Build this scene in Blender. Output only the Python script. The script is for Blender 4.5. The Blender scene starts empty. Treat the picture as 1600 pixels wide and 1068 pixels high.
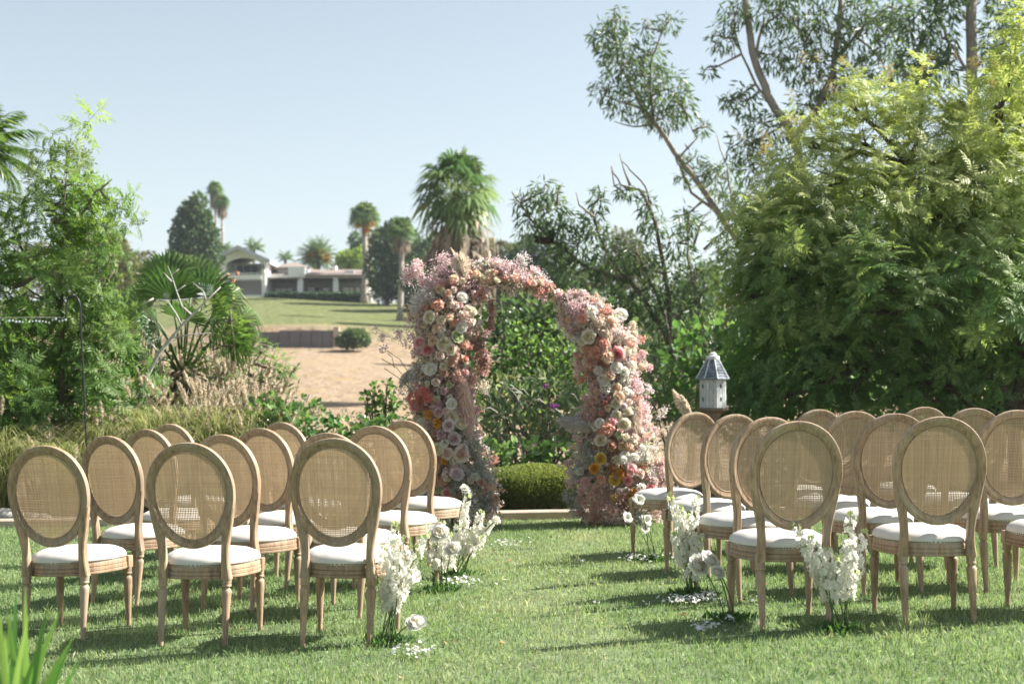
import bpy, math, random
import numpy as np
from mathutils import Vector, Matrix, Euler

random.seed(11)
rng = np.random.default_rng(11)
sc = bpy.context.scene
col = sc.collection
R_ = math.radians

# ------------------------------------------------------------------ camera
FPX, CAMH = 2222.0, 1.12
PITCH = math.atan(76 / FPX)
cam_d = bpy.data.cameras.new('camera')
cam = bpy.data.objects.new('camera', cam_d)
col.objects.link(cam)
cam.location = (0, 0, CAMH)
cam.rotation_euler = (math.pi / 2 + PITCH, 0, 0)
cam_d.lens = 50.0
cam_d.sensor_width = 36.0
cam_d.clip_start = 0.05
cam_d.clip_end = 3000
cam_d.dof.use_dof = True
cam_d.dof.focus_distance = 8.0
cam_d.dof.aperture_fstop = 3.2
sc.camera = cam

# ------------------------------------------------------------------ sky, sun, exposure
SUN_AZ, SUN_EL = R_(79), R_(40)
world = bpy.data.worlds.new('World')
sc.world = world
world.use_nodes = True
wn = world.node_tree
wn.nodes.clear()
sky = wn.nodes.new('ShaderNodeTexSky')
sky.sky_type = 'NISHITA'
sky.sun_disc = False
sky.sun_elevation = SUN_EL
sky.sun_rotation = SUN_AZ
sky.air_density = 1.0
sky.dust_density = 0.7
sky.ozone_density = 0.6
hs = wn.nodes.new('ShaderNodeHueSaturation')
hs.inputs['Saturation'].default_value = 0.55
hs.inputs['Hue'].default_value = 0.485
hs.inputs['Value'].default_value = 0.97
bgn = wn.nodes.new('ShaderNodeBackground')
bgn.inputs['Strength'].default_value = 0.0585
wo = wn.nodes.new('ShaderNodeOutputWorld')
wn.links.new(sky.outputs[0], hs.inputs['Color'])
wn.links.new(hs.outputs[0], bgn.inputs['Color'])
wn.links.new(bgn.outputs[0], wo.inputs['Surface'])

sun_dir = Vector((math.sin(SUN_AZ) * math.cos(SUN_EL), math.cos(SUN_AZ) * math.cos(SUN_EL), math.sin(SUN_EL)))
sd = bpy.data.lights.new('sun', 'SUN')
sd.energy = 4.6
sd.angle = R_(0.55)
sd.color = (1.0, 0.945, 0.86)
so = bpy.data.objects.new('sun', sd)
col.objects.link(so)
so.location = (20, 8, 20)
so.rotation_euler = (-sun_dir).to_track_quat('-Z', 'Y').to_euler()

sc.view_settings.view_transform = 'Standard'
sc.view_settings.look = 'None'
sc.view_settings.exposure = 1.62
sc.view_settings.gamma = 1.0
sc.view_settings.use_curve_mapping = False
sc.render.engine = 'CYCLES'
sc.cycles.max_bounces = 8
sc.cycles.transparent_max_bounces = 8
sc.cycles.use_denoising = True


def at(px, py, Y):
    """world point that the photograph shows at pixel px,py if it stands Y metres away"""
    u = (px - 800) / FPX
    v = (534 - py) / FPX
    d = Vector((u, math.cos(PITCH) - v * math.sin(PITCH), math.sin(PITCH) + v * math.cos(PITCH)))
    t = Y / d.y
    return Vector((d.x * t, Y, CAMH + d.z * t))


def pm(px, Y):
    """pixels to metres at distance Y"""
    return px * Y / FPX


def lawn_z(x, y):
    f = max(0.35, 1 - 0.1 * (y - 7)) if y > 7 else 1.0
    s = x - 1.3
    return 0.037 * s * f if s < 0 else 0.030 * s * f


# ------------------------------------------------------------------ helpers
def tag(o, label=None, cat=None, group=None, kind=None):
    if label: o['label'] = label
    if cat: o['category'] = cat
    if group: o['group'] = group
    if kind: o['kind'] = kind
    return o


def empty(name, loc=(0, 0, 0), rz=0.0, **k):
    o = bpy.data.objects.new(name, None)
    o.empty_display_size = 0.1
    col.objects.link(o)
    o.location = loc
    o.rotation_euler = (0, 0, rz)
    return tag(o, **k)


def link(name, me, parent=None, mat=None, loc=None, rot=None, scale=None):
    o = bpy.data.objects.new(name, me)
    col.objects.link(o)
    if mat is not None and len(me.materials) == 0:
        me.materials.append(mat)
    if parent is not None: o.parent = parent
    if loc is not None: o.location = loc
    if rot is not None: o.rotation_euler = rot
    if scale is not None: o.scale = (scale,) * 3 if isinstance(scale, (int, float)) else scale
    return o


def mesh_np(name, V, F, tone=None, smooth=False, mat=None):
    V = np.asarray(V, dtype=np.float32).reshape(-1, 3)
    F = np.asarray(F, dtype=np.int32)
    k = F.shape[1]
    me = bpy.data.meshes.new(name)
    me.vertices.add(len(V))
    me.vertices.foreach_set('co', V.ravel())
    me.loops.add(F.size)
    me.loops.foreach_set('vertex_index', F.ravel())
    me.polygons.add(len(F))
    me.polygons.foreach_set('loop_start', np.arange(0, F.size, k, dtype=np.int32))
    try:
        me.polygons.foreach_set('loop_total', np.full(len(F), k, dtype=np.int32))
    except Exception:
        pass
    if smooth:
        me.polygons.foreach_set('use_smooth', np.ones(len(F), dtype=bool))
    if tone is not None:
        a = me.attributes.new('tone', 'FLOAT', 'POINT')
        a.data.foreach_set('value', np.asarray(tone, dtype=np.float32))
    me.update(calc_edges=True)
    if mat is not None: me.materials.append(mat)
    return me


class MB:
    """collects quads/tris (lists) into one mesh"""
    def __init__(s): s.v = []; s.f = []

    def add(s, V, F):
        b = len(s.v)
        s.v.extend([tuple(p) for p in V])
        s.f.extend([tuple(i + b for i in f) for f in F])
        return s

    def box(s, x0, x1, y0, y1, z0, z1):
        V = [(x, y, z) for x in (x0, x1) for y in (y0, y1) for z in (z0, z1)]
        return s.add(V, [(0, 1, 3, 2), (4, 6, 7, 5), (0, 4, 5, 1), (2, 3, 7, 6), (0, 2, 6, 4), (1, 5, 7, 3)])

    def tube(s, pts, rad, n=8, cap=True):
        pts = [Vector(p) for p in pts]
        if not hasattr(rad, '__len__'): rad = [rad] * len(pts)
        V, F = [], []
        up = Vector((0, 0, 1))
        pa = None
        for i, p in enumerate(pts):
            t = (pts[min(i + 1, len(pts) - 1)] - pts[max(i - 1, 0)])
            if t.length < 1e-9: t = Vector((0, 0, 1))
            t.normalize()
            if pa is None:
                pa = t.cross(Vector((0.31, 0.17, 0.93)) if abs(t.z) < .9 else Vector((1, 0.2, 0.1)))
            pa = pa - t * pa.dot(t)
            pa.normalize()
            pb = t.cross(pa)
            for k in range(n):
                a = 2 * math.pi * k / n
                V.append(p + (pa * math.cos(a) + pb * math.sin(a)) * rad[i])
        for i in range(len(pts) - 1):
            for k in range(n):
                a = i * n + k; b = i * n + (k + 1) % n
                F.append((a, b, b + n, a + n))
        if cap:
            F.append(tuple(range(n - 1, -1, -1)))
            F.append(tuple(range((len(pts) - 1) * n, len(pts) * n)))
        return s.add(V, F)

    def lathe(s, prof, n=16, base=(0, 0, 0), shear=(0, 0), square=0):
        """prof: list of (r, z); shear: dx,dy per unit z"""
        V, F = [], []
        for r, z in prof:
            for k in range(n):
                a = 2 * math.pi * (k + .5) / n
                V.append((base[0] + r * math.cos(a) + shear[0] * z, base[1] + r * math.sin(a) + shear[1] * z, base[2] + z))
        m = len(prof)
        for i in range(m - 1):
            for k in range(n):
                a = i * n + k; b = i * n + (k + 1) % n
                F.append((a, b, b + n, a + n))
        F.append(tuple(range(n - 1, -1, -1)))
        F.append(tuple(range((m - 1) * n, m * n)))
        return s.add(V, F)

    def mesh(s, name, mat=None, smooth=False, angle=None):
        me = bpy.data.meshes.new(name)
        me.from_pydata(s.v, [], s.f)
        if smooth or angle:
            for p in me.polygons: p.use_smooth = True
        me.update()
        if angle:
            try: me.set_sharp_from_angle(angle=R_(angle))
            except Exception: pass
        if mat is not None: me.materials.append(mat)
        return me

    def obj(s, name, mat=None, parent=None, **k):
        return link(name, s.mesh(name, mat, **k), parent)


def norm(a):
    return a / np.maximum(np.linalg.norm(a, axis=-1, keepdims=True), 1e-9)


def frames(d, twist=None):
    """rotation matrices with local Y along d, local Z roughly up (twisted at random)"""
    d = norm(np.asarray(d, float))
    up = np.zeros_like(d); up[:, 2] = 1
    bad = np.abs(d[:, 2]) > 0.97
    up[bad] = (1, 0.1, 0)
    x = norm(np.cross(d, up))
    z = np.cross(x, d)
    if twist is not None:
        c, s = np.cos(twist)[:, None], np.sin(twist)[:, None]
        x, z = x * c + z * s, z * c - x * s
    return np.stack([x, d, z], axis=2)


def inst(TV, TF, R, P, S):
    TV = np.asarray(TV, float); TF = np.asarray(TF, int)
    M, k = len(P), len(TV)
    S = np.broadcast_to(np.asarray(S, float), (M,))
    V = np.einsum('mij,kj->mki', R, TV) * S[:, None, None] + np.asarray(P)[:, None, :]
    F = TF[None] + (np.arange(M) * k)[:, None, None]
    return V.reshape(-1, 3), F.reshape(-1, TF.shape[1]), k


def join(parts):
    Vs, Fs, Ts, off = [], [], [], 0
    for V, F, T in parts:
        if len(V) == 0: continue
        Vs.append(V); Fs.append(F + off); Ts.append(T); off += len(V)
    return np.concatenate(Vs), np.concatenate(Fs), np.concatenate(Ts)


# ------------------------------------------------------------------ materials
def newmat(name):
    m = bpy.data.materials.new(name)
    m.use_nodes = True
    nt = m.node_tree
    return m, nt, nt.nodes['Principled BSDF'], nt.nodes['Material Output']


def plain(name, c, rough=.6, metal=0.0, var=0.12, scale=8.0, bump=0.0, bscale=40, trans=0.0, spec=.5):
    """base colour with soft mottling and optional fine relief"""
    m, nt, b, out = newmat(name)
    tc = nt.nodes.new('ShaderNodeTexCoord')
    nz = nt.nodes.new('ShaderNodeTexNoise'); nz.inputs['Scale'].default_value = scale; nz.inputs['Detail'].default_value = 5
    nt.links.new(tc.outputs['Object'], nz.inputs['Vector'])
    mr = nt.nodes.new('ShaderNodeMapRange')
    mr.inputs[1].default_value = .3; mr.inputs[2].default_value = .7
    mr.inputs[3].default_value = 1 - var; mr.inputs[4].default_value = 1 + var
    nt.links.new(nz.outputs[0], mr.inputs[0])
    mx = nt.nodes.new('ShaderNodeVectorMath'); mx.operation = 'SCALE'
    mx.inputs[0].default_value = c[:3]
    nt.links.new(mr.outputs[0], mx.inputs['Scale'])
    nt.links.new(mx.outputs[0], b.inputs['Base Color'])
    b.inputs['Roughness'].default_value = rough
    b.inputs['Metallic'].default_value = metal
    b.inputs['Specular IOR Level'].default_value = spec
    if bump:
        n2 = nt.nodes.new('ShaderNodeTexNoise'); n2.inputs['Scale'].default_value = bscale; n2.inputs['Detail'].default_value = 6
        nt.links.new(tc.outputs['Object'], n2.inputs['Vector'])
        bp = nt.nodes.new('ShaderNodeBump'); bp.inputs['Strength'].default_value = bump; bp.inputs['Distance'].default_value = .02
        nt.links.new(n2.outputs[0], bp.inputs['Height'])
        nt.links.new(bp.outputs[0], b.inputs['Normal'])
    if trans:
        tr = nt.nodes.new('ShaderNodeBsdfTranslucent')
        nt.links.new(mx.outputs[0], tr.inputs['Color'])
        ms = nt.nodes.new('ShaderNodeMixShader'); ms.inputs[0].default_value = trans
        nt.links.new(b.outputs[0], ms.inputs[1]); nt.links.new(tr.outputs[0], ms.inputs[2])
        nt.links.new(ms.outputs[0], out.inputs['Surface'])
    return m


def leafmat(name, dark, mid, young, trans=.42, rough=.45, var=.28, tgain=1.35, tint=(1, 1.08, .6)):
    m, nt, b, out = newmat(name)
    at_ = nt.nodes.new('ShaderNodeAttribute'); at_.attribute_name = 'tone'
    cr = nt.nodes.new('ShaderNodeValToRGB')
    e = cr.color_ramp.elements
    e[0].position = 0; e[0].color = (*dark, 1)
    e[1].position = 1; e[1].color = (*young, 1)  # young: new-growth tone, on the pepper tree also painted sunlight
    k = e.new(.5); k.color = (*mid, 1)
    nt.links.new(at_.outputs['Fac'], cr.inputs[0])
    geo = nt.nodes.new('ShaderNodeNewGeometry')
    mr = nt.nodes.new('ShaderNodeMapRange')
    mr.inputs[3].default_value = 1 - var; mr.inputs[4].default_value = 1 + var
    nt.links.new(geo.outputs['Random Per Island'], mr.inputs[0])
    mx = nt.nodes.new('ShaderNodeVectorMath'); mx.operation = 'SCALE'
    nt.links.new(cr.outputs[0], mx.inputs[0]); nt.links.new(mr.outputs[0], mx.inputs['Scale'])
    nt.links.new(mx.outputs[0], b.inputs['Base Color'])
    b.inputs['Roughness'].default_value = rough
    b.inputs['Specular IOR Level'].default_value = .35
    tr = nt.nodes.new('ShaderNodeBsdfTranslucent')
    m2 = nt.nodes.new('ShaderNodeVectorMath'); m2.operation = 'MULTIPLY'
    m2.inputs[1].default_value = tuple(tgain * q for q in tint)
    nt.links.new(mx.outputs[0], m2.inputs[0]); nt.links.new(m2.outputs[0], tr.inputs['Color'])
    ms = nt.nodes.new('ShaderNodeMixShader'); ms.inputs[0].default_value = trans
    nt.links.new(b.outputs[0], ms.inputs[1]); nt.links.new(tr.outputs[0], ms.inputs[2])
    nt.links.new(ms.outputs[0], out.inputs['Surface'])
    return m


def woodmat(name, c1, c2, c3, rough=.62, stretch=(9, 9, 1.4)):
    m, nt, b, out = newmat(name)
    tc = nt.nodes.new('ShaderNodeTexCoord')
    mp = nt.nodes.new('ShaderNodeMapping'); mp.inputs['Scale'].default_value = stretch
    nt.links.new(tc.outputs['Object'], mp.inputs['Vector'])
    oi = nt.nodes.new('ShaderNodeObjectInfo')
    ad = nt.nodes.new('ShaderNodeVectorMath'); ad.operation = 'ADD'
    nt.links.new(mp.outputs[0], ad.inputs[0])
    sm = nt.nodes.new('ShaderNodeMath'); sm.operation = 'MULTIPLY'; sm.inputs[1].default_value = 37
    nt.links.new(oi.outputs['Random'], sm.inputs[0]); nt.links.new(sm.outputs[0], ad.inputs[1])
    n1 = nt.nodes.new('ShaderNodeTexNoise'); n1.inputs['Scale'].default_value = 7; n1.inputs['Detail'].default_value = 8; n1.inputs['Roughness'].default_value = .65
    nt.links.new(ad.outputs[0], n1.inputs['Vector'])
    n2 = nt.nodes.new('ShaderNodeTexNoise'); n2.inputs['Scale'].default_value = 1.1; n2.inputs['Detail'].default_value = 4
    nt.links.new(ad.outputs[0], n2.inputs['Vector'])
    cr = nt.nodes.new('ShaderNodeValToRGB')
    e = cr.color_ramp.elements
    e[0].position = .34; e[0].color = (*c1, 1)
    e[1].position = .62; e[1].color = (*c2, 1)
    nt.links.new(n1.outputs[0], cr.inputs[0])
    mix = nt.nodes.new('ShaderNodeMixRGB'); mix.inputs[2].default_value = (*c3, 1)
    mr = nt.nodes.new('ShaderNodeMapRange'); mr.inputs[1].default_value = .46; mr.inputs[2].default_value = .72; mr.inputs[4].default_value = .75
    nt.links.new(n2.outputs[0], mr.inputs[0]); nt.links.new(mr.outputs[0], mix.inputs[0])
    nt.links.new(cr.outputs[0], mix.inputs[1])
    vr = nt.nodes.new('ShaderNodeMapRange'); vr.inputs[3].default_value = .84; vr.inputs[4].default_value = 1.14
    nt.links.new(oi.outputs['Random'], vr.inputs[0])
    vs = nt.nodes.new('ShaderNodeVectorMath'); vs.operation = 'SCALE'
    nt.links.new(mix.outputs[0], vs.inputs[0]); nt.links.new(vr.outputs[0], vs.inputs['Scale'])
    nt.links.new(vs.outputs[0], b.inputs['Base Color'])
    b.inputs['Roughness'].default_value = rough
    bp = nt.nodes.new('ShaderNodeBump'); bp.inputs['Strength'].default_value = .25; bp.inputs['Distance'].default_value = .004
    nt.links.new(n1.outputs[0], bp.inputs['Height']); nt.links.new(bp.outputs[0], b.inputs['Normal'])
    return m


M = {}
M['wood'] = woodmat('weathered_oak', (.19, .125, .078), (.41, .285, .18), (.355, .295, .225))
M['cane'] = leafmat('woven_cane', (.24, .18, .12), (.44, .335, .225), (.56, .45, .33), trans=.3, rough=.55, var=.13, tgain=1.0, tint=(1, .95, .85))
M['linen'] = plain('linen', (.60, .575, .54), rough=.85, var=.05, scale=14, bump=.12, bscale=260, spec=.2)
M['nail'] = plain('aged_brass', (.22, .15, .08), rough=.4, metal=.8)
M['soil'] = plain('soil', (.10, .072, .048), rough=.95, var=.45, scale=3, bump=.9, bscale=18)
M['concrete'] = plain('concrete', (.42, .34, .27), rough=.85, var=.16, scale=6, bump=.3, bscale=60)
M['stone'] = plain('stone', (.36, .35, .33), rough=.85, var=.25, scale=9, bump=.5, bscale=22)
M['bark_dark'] = plain('dark_bark', (.075, .055, .042), rough=.9, var=.35, scale=7, bump=.8, bscale=25)
M['bark_grey'] = plain('grey_bark', (.30, .26, .22), rough=.85, var=.4, scale=2.4, bump=.6, bscale=12)
M['bark_mid'] = plain('brown_bark', (.15, .12, .09), rough=.9, var=.4, scale=4, bump=.7, bscale=18)
M['bark_pale'] = plain('pale_dead_wood', (.42, .40, .37), rough=.85, var=.3, scale=20, bump=.4, bscale=40)
M['iron'] = plain('black_iron', (.012, .013, .014), rough=.4, var=.1)
M['stem'] = plain('green_stem', (.07, .12, .035), rough=.55, var=.2)
M['thread'] = plain('string', (.45, .42, .38), rough=.8)
M['bead'] = plain('glass_bead', (.75, .8, .85), rough=.08, var=.02, trans=.5)

L = {}
L['grass'] = leafmat('grass_blades', (.11, .195, .085), (.23, .32, .145), (.44, .43, .29), trans=.38, rough=.5, tgain=1.3, tint=(1, 1.05, .68))
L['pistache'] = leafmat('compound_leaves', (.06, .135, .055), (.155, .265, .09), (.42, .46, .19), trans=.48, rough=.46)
L['pistache_left'] = leafmat('compound_leaves_left', (.05, .12, .035), (.12, .21, .055), (.28, .35, .10), trans=.48, rough=.46)
L['euc'] = leafmat('gum_leaves', (.055, .105, .065), (.11, .165, .085), (.20, .25, .11), trans=.38, rough=.35)
L['bush'] = leafmat('shrub_leaves', (.045, .105, .04), (.11, .20, .06), (.24, .34, .11), trans=.42, rough=.5)
L['hedge'] = leafmat('hedge_leaves', (.07, .11, .04), (.18, .22, .07), (.33, .33, .13), trans=.4, rough=.5)
L['bigleaf'] = leafmat('broad_leaves', (.05, .12, .04), (.12, .22, .08), (.30, .40, .17), trans=.35, rough=.22)
L['grey_leaf'] = leafmat('silvery_leaves', (.09, .14, .08), (.18, .25, .14), (.36, .38, .22), trans=.38, rough=.55)
L['straw'] = leafmat('fountain_grass', (.17, .22, .085), (.33, .35, .17), (.54, .49, .31), trans=.45, rough=.6)
L['plume'] = leafmat('grass_plumes', (.52, .43, .31), (.68, .59, .46), (.80, .73, .61), trans=.55, rough=.8, tgain=1.0, tint=(1, 1, 1))
L['palm'] = leafmat('palm_leaves', (.045, .095, .045), (.10, .18, .06), (.23, .29, .12), trans=.34, rough=.35)
L['palm_dead'] = leafmat('dead_palm_leaves', (.15, .12, .09), (.26, .21, .15), (.38, .32, .22), trans=.25, rough=.7, tint=(1, 1, 1))
L['far'] = leafmat('far_leaves', (.045, .085, .055), (.09, .145, .075), (.20, .26, .09), trans=.32, rough=.5)
L['far_bright'] = leafmat('far_bright_leaves', (.13, .20, .05), (.24, .33, .07), (.38, .45, .12), trans=.35, rough=.5)
L['olive'] = leafmat('olive_leaves', (.07, .085, .04), (.13, .15, .07), (.22, .22, .10), trans=.25, rough=.5)
L['iris'] = leafmat('strap_leaves', (.05, .13, .035), (.11, .24, .06), (.26, .36, .12), trans=.4, rough=.35)
L['orange_bits'] = leafmat('orange_flowers', (.46, .22, .12), (.58, .32, .19), (.68, .44, .30), trans=.3, tint=(1, 1, 1))
L['fruit'] = leafmat('palm_fruit', (.35, .15, .02), (.55, .26, .03), (.65, .38, .08), trans=.15, tint=(1, 1, 1))

# ------------------------------------------------------------------ leaf templates
LEAF_V = np.array([(0, 0, 0), (-.17, .40, .035), (0, 1, -.10), (.17, .40, .035)])
LEAF_F = np.array([(0, 2, 1), (0, 3, 2)])
BROAD_V = np.array([(0, 0, 0), (-.36, .3, .05), (-.30, .72, .03), (0, 1, -.1), (.30, .72, .03), (.36, .3, .05)])
BROAD_F = np.array([(0, 3, 2), (0, 2, 1), (0, 5, 4), (0, 4, 3)])
SICKLE_V = np.array([(0, 0, 0), (-.08, .35, .03), (.02, 1, -.05), (.10, .45, .0)])


def pinnate(pairs=7, ll=.34, wl=.26, droop=.35, seed=0):
    r = np.random.default_rng(seed)
    V, F = [], []
    def pos(t): return np.array([0.03 * math.sin(3 * t + seed), t * (1 - .12 * t), -droop * t * t])
    def leaflet(p, ang, side, L_, roll):
        d = np.array([side * math.sin(ang), math.cos(ang), -.25 - .35 * r.random()])
        d /= np.linalg.norm(d)
        n = np.array([0, 0, 1.0]); s = np.cross(d, n); s /= np.linalg.norm(s)
        n = np.cross(s, d); s2 = s * math.cos(roll) + n * math.sin(roll); n2 = n * math.cos(roll) - s * math.sin(roll)
        b = len(V)
        for q in LEAF_V:
            V.append(p + (s2 * q[0] * wl / .32 * 1.0 + d * q[1] + n2 * q[2]) * L_)
        F.extend([(b, b + 2, b + 1), (b, b + 3, b + 2)])
    for i in range(pairs):
        t = .16 + .80 * i / pairs
        Lf = ll * (1 - .45 * abs(t - .5)) * (.9 + .2 * r.random())
        for s in (-1, 1):
            leaflet(pos(t + .02 * s), R_(52 + 12 * r.random()), s, Lf, s * (.3 + .5 * r.random()))
    leaflet(pos(.97), .1, 1, ll * .8, 0)
    n = 3
    for i in range(n):
        a, c = pos(i / n), pos((i + 1) / n)
        b = len(V)
        w = np.array([.009, 0, 0])
        V.extend([a - w, a + w, c + w, c - w])
        F.extend([(b, b + 1, b + 2), (b, b + 2, b + 3)])
    return np.array(V), np.array(F)


PIN = [pinnate(6 + i % 2, .34 + .03 * i, .27, .25 + .18 * i, i) for i in range(3)]


def shoot(seed, nleaf=11, length=.5, leaf=.26):
    """an upright shoot with compound leaves spiralling round it"""
    r = np.random.default_rng(seed)
    parts = []
    P, D, S, T = [], [], [], []
    for i in range(nleaf):
        t = .15 + .85 * i / nleaf
        a = i * 2.4 + seed
        el = R_(8 + 50 * t)
        D.append((math.cos(a) * math.cos(el), math.sin(a) * math.cos(el), math.sin(el)))
        P.append((.02 * math.sin(4 * t), 0, t * length))
        S.append(leaf * (1.08 - .5 * t) * (.85 + .3 * r.random()))
        T.append(t)
    P, D, S, T = map(np.array, (P, D, S, T))
    for j in range(3):
        k = np.arange(j, nleaf, 3)
        V, F, n = inst(*PIN[j], frames(D[k], r.uniform(-.3, .3, len(k))), P[k], S[k])
        parts.append((V, F, np.repeat(T[k] * .25, n)))
    w = .006
    V = np.array([(-w, 0, 0), (w, 0, 0), (0, 0, length), (0, -w, 0), (0, w, 0), (0, 0, length)])
    parts.append((V, np.array([(0, 1, 2), (3, 4, 5)]), np.zeros(6)))
    return join(parts)


SHOOTS = [shoot(s, 10 + s % 3, .42 + .06 * (s % 3), .27) for s in range(4)]


def ell_points(c, r, n, shell=.55):
    """n random points in an ellipsoid, biased to its outer shell"""
    d = norm(rng.normal(size=(n, 3)))
    rad = rng.uniform(0, 1, n) ** (1 / 3)
    rad = shell + (1 - shell) * rad if shell > .5 else rad
    k = rng.random(n) < .25
    rad[k] = rng.uniform(0, 1, k.sum()) ** .5
    lump = 1 + .16 * np.sin(d[:, 0] * 7 + c[0] * 5) * np.sin(d[:, 2] * 6 + c[2] * 3) + .10 * np.sin(d[:, 1] * 13 + d[:, 2] * 11)
    return c + d * (rad * lump)[:, None] * np.asarray(r), d


def clusters_px(cl, Y):
    """(px,py,rx,ry[,dY,depth]) -> centre, radii in metres"""
    out = []
    for c in cl:
        px, py, rx, ry = c[:4]
        dy = c[4] if len(c) > 4 else 0
        y = Y + dy
        dep = c[5] if len(c) > 5 else pm(min(rx, ry * 1.3), y) * 1.1
        out.append((np.array(at(px, py, y)), np.array([pm(rx, y), dep, pm(ry, y)])))
    return out


DENS = 3.0


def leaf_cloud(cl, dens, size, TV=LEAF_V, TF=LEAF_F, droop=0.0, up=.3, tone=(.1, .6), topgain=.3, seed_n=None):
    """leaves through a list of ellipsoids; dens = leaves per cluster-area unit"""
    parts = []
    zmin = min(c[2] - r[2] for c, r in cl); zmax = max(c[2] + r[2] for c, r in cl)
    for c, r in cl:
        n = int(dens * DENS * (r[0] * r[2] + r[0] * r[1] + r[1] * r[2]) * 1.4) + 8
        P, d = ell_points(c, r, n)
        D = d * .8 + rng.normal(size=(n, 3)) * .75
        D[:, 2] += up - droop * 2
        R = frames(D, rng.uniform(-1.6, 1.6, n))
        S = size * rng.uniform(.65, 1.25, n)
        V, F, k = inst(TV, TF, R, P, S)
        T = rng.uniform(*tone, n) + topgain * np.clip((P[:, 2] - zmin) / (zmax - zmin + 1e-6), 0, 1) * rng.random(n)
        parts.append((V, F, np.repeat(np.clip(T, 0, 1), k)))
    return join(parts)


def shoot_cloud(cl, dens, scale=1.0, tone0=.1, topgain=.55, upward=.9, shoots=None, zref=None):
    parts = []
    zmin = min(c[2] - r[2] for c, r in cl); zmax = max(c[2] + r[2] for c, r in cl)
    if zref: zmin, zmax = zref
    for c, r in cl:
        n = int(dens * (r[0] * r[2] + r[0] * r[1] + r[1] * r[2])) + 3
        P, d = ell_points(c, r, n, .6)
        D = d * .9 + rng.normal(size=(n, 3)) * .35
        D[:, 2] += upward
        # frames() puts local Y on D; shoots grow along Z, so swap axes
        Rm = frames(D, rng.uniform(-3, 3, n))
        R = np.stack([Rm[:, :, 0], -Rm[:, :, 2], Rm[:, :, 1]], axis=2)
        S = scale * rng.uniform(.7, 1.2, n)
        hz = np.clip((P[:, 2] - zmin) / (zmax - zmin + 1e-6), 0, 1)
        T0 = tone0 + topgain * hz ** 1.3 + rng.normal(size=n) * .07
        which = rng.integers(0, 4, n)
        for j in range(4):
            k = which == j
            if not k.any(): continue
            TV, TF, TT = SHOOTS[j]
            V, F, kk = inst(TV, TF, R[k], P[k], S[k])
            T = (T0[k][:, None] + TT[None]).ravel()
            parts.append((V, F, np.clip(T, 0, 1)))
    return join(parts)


def limb(mb, pts, r0, r1, n=7, wob=.0):
    pts = [Vector(p) for p in pts]
    out = []
    for i in range(len(pts) - 1):
        for j in range(3):
            t = j / 3
            p = pts[i].lerp(pts[i + 1], t)
            if wob and (i or j): p += Vector(rng.normal(size=3) * wob)
            out.append(p)
    out.append(pts[-1])
    rad = [r0 + (r1 - r0) * (k / (len(out) - 1)) ** .8 for k in range(len(out))]
    mb.tube(out, rad, n)
    return out


def twigs(mb, anchors, cl, per=3, r=.012, n=4):
    """thin branches from the nearest limb point into each leaf cluster"""
    A = np.array([tuple(a) for a in anchors])
    for c, rr in cl:
        i = int(np.argmin(np.linalg.norm(A - c, axis=1)))
        a = Vector(A[i])
        cv = Vector(c)
        mid = a.lerp(cv, .5) + Vector(rng.normal(size=3) * .06 * (cv - a).length)
        mb.tube([a, mid, cv], [r * 2, r * 1.5, r], n + 1, cap=False)
        for _ in range(per):
            d = norm(rng.normal(size=(1, 3)))[0]; d[2] = abs(d[2]) * .8
            e = cv + Vector(d * rr * .85)
            s = cv.lerp(mid, rng.uniform(0, .6))
            m2 = s.lerp(e, .5) + Vector(rng.normal(size=3) * .03)
            mb.tube([s, m2, e], [r, r * .7, r * .3], n, cap=False)


def foliage_obj(name, data, mat, parent, kind=None):
    V, F, T = data
    loc = Vector(parent.location) if parent is not None else Vector((0, 0, 0))
    me = mesh_np(name, V - np.array(loc), F, T, mat=mat)
    o = link(name, me, parent)
    if kind: o['kind'] = kind
    return o


def wood_obj(name, mb, mat, parent):
    loc = Vector(parent.location)
    mb.v = [(v[0] - loc.x, v[1] - loc.y, v[2] - loc.z) for v in mb.v]
    return mb.obj(name, mat, parent, smooth=True)

# ================================================================== TERRAIN
def hill_z(x, y):
    pts = [(12, 0.0), (13, .03), (17, .0), (24, -1.6), (34, -3.2), (45, -2.6), (58, .2), (85, 2.3), (109.9, 4.2), (110.6, 5.7), (135, 8.6), (158, 11.1), (205, 11.6), (320, 14), (900, 24)]
    z = pts[-1][1]
    for (a, b), (c, d) in zip(pts, pts[1:]):
        if y <= c:
            z = b + (d - b) * max(0, (y - a)) / (c - a); break
    if 109 < y < 113 and not (-24.5 < x < -13.5):     # only the retaining wall makes a step; elsewhere the slope runs through
        z = 4.1 + (y - 109) / 4 * 1.9
    k = max(0, min(1, (y - 30) / 30))
    return z + k * (.25 * math.sin(x * .21 + y * .05) + .18 * math.sin(y * .19 + x * .11)) + (lawn_z(x, min(y, 14)) if y < 20 else 0) * max(0, 1 - max(0, y - 14) / 6)


def ground_strip(name, x0, x1, ys, nx, zf, mat, kind='structure'):
    V, F = [], []
    xs = [x0 + (x1 - x0) * i / nx for i in range(nx + 1)]
    for y in ys:
        for x in xs: V.append((x, y, zf(x, y)))
    for j in range(len(ys) - 1):
        for i in range(nx):
            a = j * (nx + 1) + i
            F.append((a, a + 1, a + nx + 2, a + nx + 1))
    me = mesh_np(name, V, F, smooth=True, mat=mat)
    return tag(link(name, me), kind=kind)


# lawn soil under the blades
lawnm = plain('lawn_thatch', (.13, .175, .08), rough=.95, var=.4, scale=5, bump=.8, bscale=60)
ground_strip('lawn', -14, 14, [-3 + .5 * i for i in range(31)] + [12.58], 60, lambda x, y: lawn_z(x, y), lawnm)

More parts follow.
